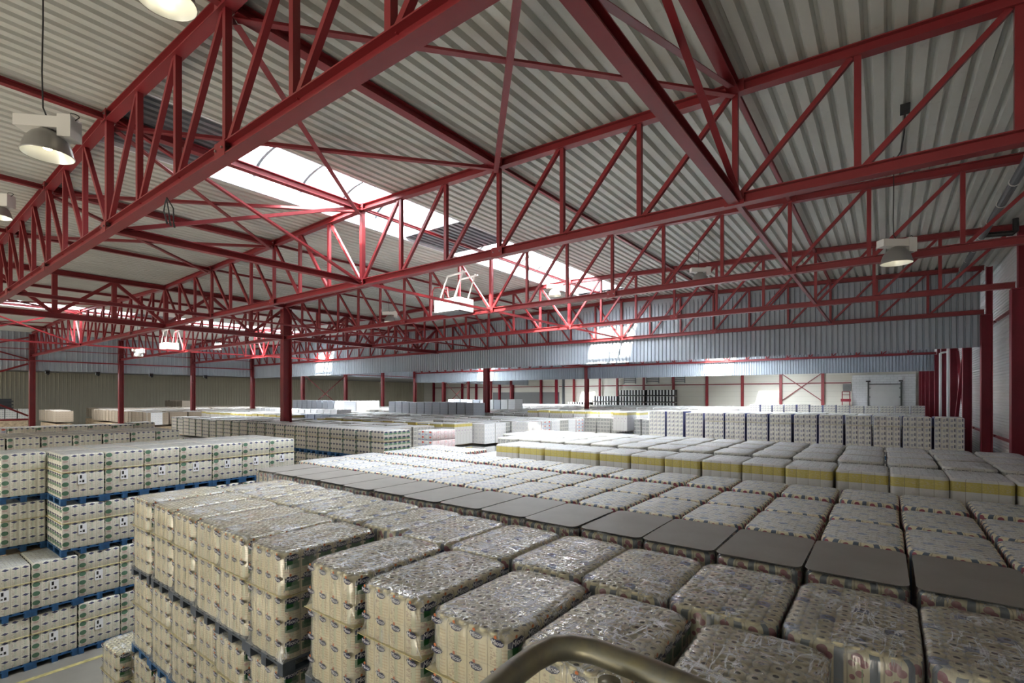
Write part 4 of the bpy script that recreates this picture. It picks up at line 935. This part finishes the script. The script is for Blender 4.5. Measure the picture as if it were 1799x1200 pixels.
row(1.785, 17, 0.815, 8.06, -1.66, LA, 1, 'Bf', 'flower-striped load in the second row behind the grey boards', g1)
row(1.785, 17, 0.815, 9.52, -1.66, LA, 1, 'Bf', 'flower-striped load in the third row behind the grey boards', g1)
row(-9.9, 3, 0.815, 10.75, -1.66, LA, 1, 'Bf', 'flower-striped load at the far left corner of the flower block', g1)
LY = (H - 1.375) / 3; LK = (H - 1.33) / 3; LU = (H - 0.745) / 3
row(2.45, 14, 0.81, 11.02, -1.375, LY, 1, 'Y', 'white load with a yellow band, front yellow row', 'loads with a yellow band')
row(-8.95, 1, 0.81, 11.02, -1.40, LK, 1, 'Rp', 'pale pink-printed load left of the front yellow row', 'odd loads', 1.0)
for r_ in range(3):
    row(2.45, (15, 16, 16)[r_], 0.83, 12.35 + 1.33 * r_, -1.33 - 0.0 * r_, LK, 1, 'K', 'grey-patterned rounded load, %s row behind the yellow row' % ordn(r_), 'grey-patterned rounded loads')
row(2.10, 13, 0.85, 22.4 - 0.0, -0.745, LU, 2, 'U', 'tall cream load with blue edges, front blue row', 'tall loads with blue edges')
row(2.10, 13, 0.85, 43.6, -0.72, LU, 1, 'U', 'small distant cream load with blue edges before the block wall', 'tall loads with blue edges')
# --- left pile, faces toward the aisle, four high; short ends face +X (rotated a quarter turn)
wsP = 0.73 / 0.80
def pile(xf, y0, n, pitch, zt, L, levels, k, text, group, ws, depth=0.6, l0=0, rot=PI / 2, cnt='left'):
    for i in range(n):
        for l in range(l0, levels):
            kk = k if not isinstance(k, (list, tuple)) else k[(i + l) % len(k)]
            tx = '%s, %s from left%s' % (text, ordn(i), ', ' + lvl[l] + ' level' if levels > 1 else '')
            add(xf - depth + random.uniform(-.02, .02), y0 + pitch * (i + 0.5), H + zt - L * (l + 1), rot + random.uniform(-.008, .008), kk, tx, group, ws)
g2 = 'green-edged loads in the left pile'
pile(-13.72, 2.635, 7, 0.73, -1.24, LP, 2, 'P', 'white load with navy lozenges in the left pile', g2, wsP)
pile(-13.72, 0.726, 6, 0.73, -1.24 - 2 * LP, LP, 2, 'P', 'lower white load with navy lozenges in the left pile', g2, wsP)
pile(-14.95, 1.9, 8, 0.73, -1.24, LP, 2, 'Pq', 'white load in the second rank of the left pile', g2, wsP)
pile(-13.72, 5.1, 4, 0.73, -1.24 - 2 * LP, LP, 2, 'Pq', 'hidden low load behind the cream stacks', g2, wsP)
pile(-20.6, 2.0, 7, 0.75, -1.24, LP, 2, 'P', 'lozenge-printed load in the second left pile', 'loads in the second left pile', wsP)
pile(-21.9, 2.0, 7, 0.75, -1.24, LP, 1, 'Pq', 'rear-rank white load of the second left pile', 'loads in the second left pile', wsP)
pile(-26.7, 3.6, 6, 0.80, -1.24, LP, 1, 'P', 'white load in the third pile behind the left pile', 'loads in the third left pile', 1)
pile(-26.7, 2.0, 2, 0.80, -1.24, LP, 1, 'Rp', 'red-printed load at the near end of the third pile', 'loads in the third left pile', 1)
# --- long green row: faces -Y, east end visible
LW = 0.82
def yrow(x1, n, pitch, y, zt, L, levels, k, text, group, ws=0.96):
    for i in range(n):
        for l in range(levels):
            kk = k if not isinstance(k, (list, tuple)) else k[i % len(k)]
            add(x1 - pitch * (i + 0.5), y + 0.6, H + zt - L * (l + 1), random.uniform(-.008, .008), kk, '%s, %s from right%s' % (text, ordn(i), ', ' + lvl[l] + ' level' if levels > 1 else ''), group, ws)
yrow(-13.75, 23, 0.82, 11.0, -1.22, LP, 2, 'Q', 'white and green load in the long centre-left row', 'loads in the long green row')
yrow(-12.75, 1, 0.82, 12.3, -1.24, LP, 2, 'Rp', 'red and blue printed load beside the green row', 'odd loads')
yrow(-14.9, 13, 0.82, 15.7, -1.22, LP, 2, 'Yp', 'load with a yellow band in the rear yellow row', 'rear loads with a yellow band')
yrow(-30.0, 16, 0.82, 16.6, -1.24, LP, 1, 'Yp', 'yellow-banded load far left behind the long row', 'rear loads with a yellow band')
yrow(-26.4, 5, 0.82, 17.6, -1.20, LP, 1, 'Sp', 'pale blue load behind the big column', 'pale distant loads')
yrow(-30.0, 14, 0.82, 20.0, -1.0, LP, 1, 'Wp', 'sunlit white load in the distance left of the big column', 'pale distant loads')
pile(-14.3, 16.95, 2, 0.82, -1.24, LP, 2, 'Wp', 'white load at the end of the rear yellow row', 'pale distant loads', 1)
pile(-13.0, 18.8, 8, 0.82, -1.24, LP, 1, ['Wp', 'Rp', 'Wp', 'Kp'], 'sunlit mixed load facing the aisle under the curtain', 'pale distant loads', 1)
yrow(-36.5, 10, 0.82, 25.0, -0.45, LP, 2, 'Gp', 'tall grey-white load in the high distant block right of the big column', 'high distant loads'); yrow(-36.5, 1, 0.82, 26.25, -0.45, LP, 2, 'Wp', 'tall white load at the corner of the high distant block', 'high distant loads'); yrow(-36.5, 1, 0.82, 27.5, -0.45, LP, 2, 'Wp', 'rear tall white load at the corner of the high distant block', 'high distant loads')
yrow(-22.0, 11, 0.80, 25.0, -0.48, LP, 2, 'Gp', 'grey film-wrapped load in the distant double row', 'high distant loads')
yrow(-26.0, 10, 0.82, 35.0, -0.36, LP, 1, ['Wp', 'Wp', 'Gp'], 'pale load in the farthest high row left of centre', 'high distant loads')
yrow(-10.2, 9, 0.80, 24.6, -0.84, LP, 1, 'Yp', 'distant yellow-banded load left of the blue row', 'rear loads with a yellow band')
for l in range(3): add(-10.6, 23.6, H - 0.84 - LP * (l + 1), 0, 'Yp', 'yellow-banded corner load beside the blue row, %s level' % lvl[l], 'rear loads with a yellow band', 1)
# annex piles on the far left
yrow(-43.0, 18, 0.82, 13.2, -1.24, LP, 1, ['Np', 'Np', 'Np'], 'brown-grey load in the dim row at the far left', 'dim loads in the annex')
pile(-43.0, 13.2, 1, 0.8, -1.24, LP, 1, 'Wp', 'brightly lit white load at the right end of the dim far left row', 'dim loads in the annex', 1)
yrow(-54.0, 7, 0.82, 10.0, -1.24, LP, 1, 'Np', 'brown load right behind the leftmost tall column', 'dim loads in the annex')
pile(-64.0, 6.0, 5, 0.82, -1.24, LP, 1, 'Kp', 'dark-dotted white load at the left edge in the dim annex', 'dim loads in the annex', 1)
yrow(-62.0, 6, 0.85, 22.0, -0.55, LP, 1, 'Np', 'brown raised load against the dark wall', 'dim loads in the annex')
# wide plain fields of loads in the distance
def field(x0, x1, y0, y1, zt, k):
    nx, ny = int((x1 - x0) / 0.83), int((y1 - y0) / 1.27)
    for i in range(nx):
        for j in range(ny): add(x0 + 0.83 * (i + .5), y0 + 1.27 * (j + .5), H + zt - LP, 0, k, '', '', 1, True)
field(-26, -13.9, 17.8, 24.5, -1.25, 'Kp'); field(-32.6, -15, 12.3, 15.6, -1.25, 'Kp'); field(-34, -14, 26.5, 43, -1.22, 'Kp'); field(-14, 1.8, 23.8, 42, -1.2, 'Kp'); field(-44, -26, 17.9, 24.5, -1.25, 'Kp')
field(-46, -34, 26.5, 44, -1.22, 'Kp'); field(-66, -43, 14.6, 28, -1.24, 'Np')
field(-40, 1.5, 45.5, 58, -1.15, 'Wp')

# keep 300 of the loads as things, the nearest first; the others become one object
fwv = Vector((-math.sin(YAW), math.cos(YAW), 0))
def depth(L): return Vector((L[0], L[1], 0)).dot(fwv)
cand = sorted([L for L in LOADS if not L[8]], key=depth)
ind, rest = cand[:300], cand[300:] + [L for L in LOADS if L[8]]
N_IND = len(ind)
for x, y, z, rot, k, label, group, ws, st in ind:
    K = KITS[k]
    if not K['used']: r = K['root']; K['used'] = True; KIDS[r.name] = [q for q in bpy.data.objects if q.parent == r]
    else: r = fast_copy(K['root'])
    r.location = (x, y, z); r.rotation_euler = (0, 0, rot); r.scale = (ws, 1, 1)
    tag(r, label, 'pallet load', group)
for k, K in KITS.items():
    if not K['used']:
        for q in [q for q in bpy.data.objects if q.parent == K['root']]: bpy.data.objects.remove(q)
        bpy.data.objects.remove(K['root'])
mats = []; big = MB()
for x, y, z, rot, k, label, group, ws, st in rest:
    K = KITS[k]; kd = K['kind']
    if kd not in mats: mats.append(kd)
    o3 = 3 * mats.index(kd); lb = low_mesh('x', kd, K['h'], K['rows']); c, s = math.cos(rot), math.sin(rot)
    kx, ky, kz = random.uniform(.92, .96), random.uniform(.95, .99), random.uniform(-.035, .035)
    big.add([(x + (vx * ws * kx) * c - vy * ky * s, y + (vx * ws * kx) * s + vy * ky * c, z + 0.144 + vz + (kz if vz > 0 else 0)) for vx, vy, vz in lb.v], lb.f, [q + o3 for q in lb.m], lb.uv)
# plain boxes for the hidden lower layers, merged with the distant loads
PW = 3 * len(mats)
def under(x0, x1, y0, y1, zt): big.box((x0, y0, 0.0), (x1, y1, zt), PW)
under(-9.6, 2.4, 4.1, 10.7, H - 1.70 - LA); under(-12.0, -9.6, 5.5, 10.7, H - 1.70 - LA); under(-12.2, -9.8, 10.7, 11.9, H - 1.67 - LA); under(-9.9, 2.4, 11.1, 16.2, H - 1.38 - LY)
under(-8.9, 2.1, 22.5, 23.6, H - 0.75 - 2 * LU); under(-8.9, 2.1, 43.7, 44.7, H - 0.73 - LU)
under(-32.4, -13.8, 11.1, 15.6, H - 1.26 - 2 * LP); under(-25.5, -15, 15.7, 16.9, H - 1.24 - 2 * LP); under(-46, -14, 17.9, 24.4, H - 1.27 - LP); under(-46, -14, 26.5, 43, H - 1.24 - LP); under(-14, 1.8, 25.8, 42, H - 1.22 - LP)
under(-16.1, -14.95, 2.0, 7.7, H - 1.25 - 2 * LP); under(-23, -20.65, 2.1, 7.2, H - 1.25 - 2 * LP); under(-27.8, -26.8, 2.1, 8.3, H - 1.25 - LP)
under(-57.5, -43.05, 13.3, 27, H - 1.25 - LP); under(-59.5, -54.1, 10.1, 11.1, H - 1.25 - LP); under(-65.1, -64.1, 6.1, 10, H - 1.25 - LP); under(-44.6, -36.6, 25.1, 26.1, H - 0.46 - 2 * LP); under(-30.7, -22.1, 25.1, 26.1, H - 0.49 - 2 * LP)
under(-34.1, -26.1, 35.1, 36.1, H - 0.37 - LP); under(-17.3, -10.3, 24.7, 25.7, H - 0.85 - LP); under(-43, -30, 16.7, 17.7, H - 1.25 - LP); under(-41.4, -30.1, 20.1, 21.1, H - 1.02 - LP); under(-30.4, -26.5, 17.7, 18.7, H - 1.22 - LP)
under(-14.1, -13.1, 18.8, 25.3, H - 1.25 - LP); under(-40, 1.5, 45.5, 58, H - 1.17 - LP); under(-67, -62.1, 22.1, 23.1, H - .56 - LP); under(-66, -57.6, 14.6, 28, H - 1.25 - LP)
o = big.obj('distant_and_lower_loads', [m + s for m in mats for s in ('_short', '_long', '_top')] + ['plain_wood']); tag(o, 'wide field of small distant wrapped pallet loads, with plain boxes as hidden lower layers', 'pallet loads', kind='stuff')
#print('LOADS', len(LOADS), 'individual', N_IND, 'objects', len(bpy.data.objects))
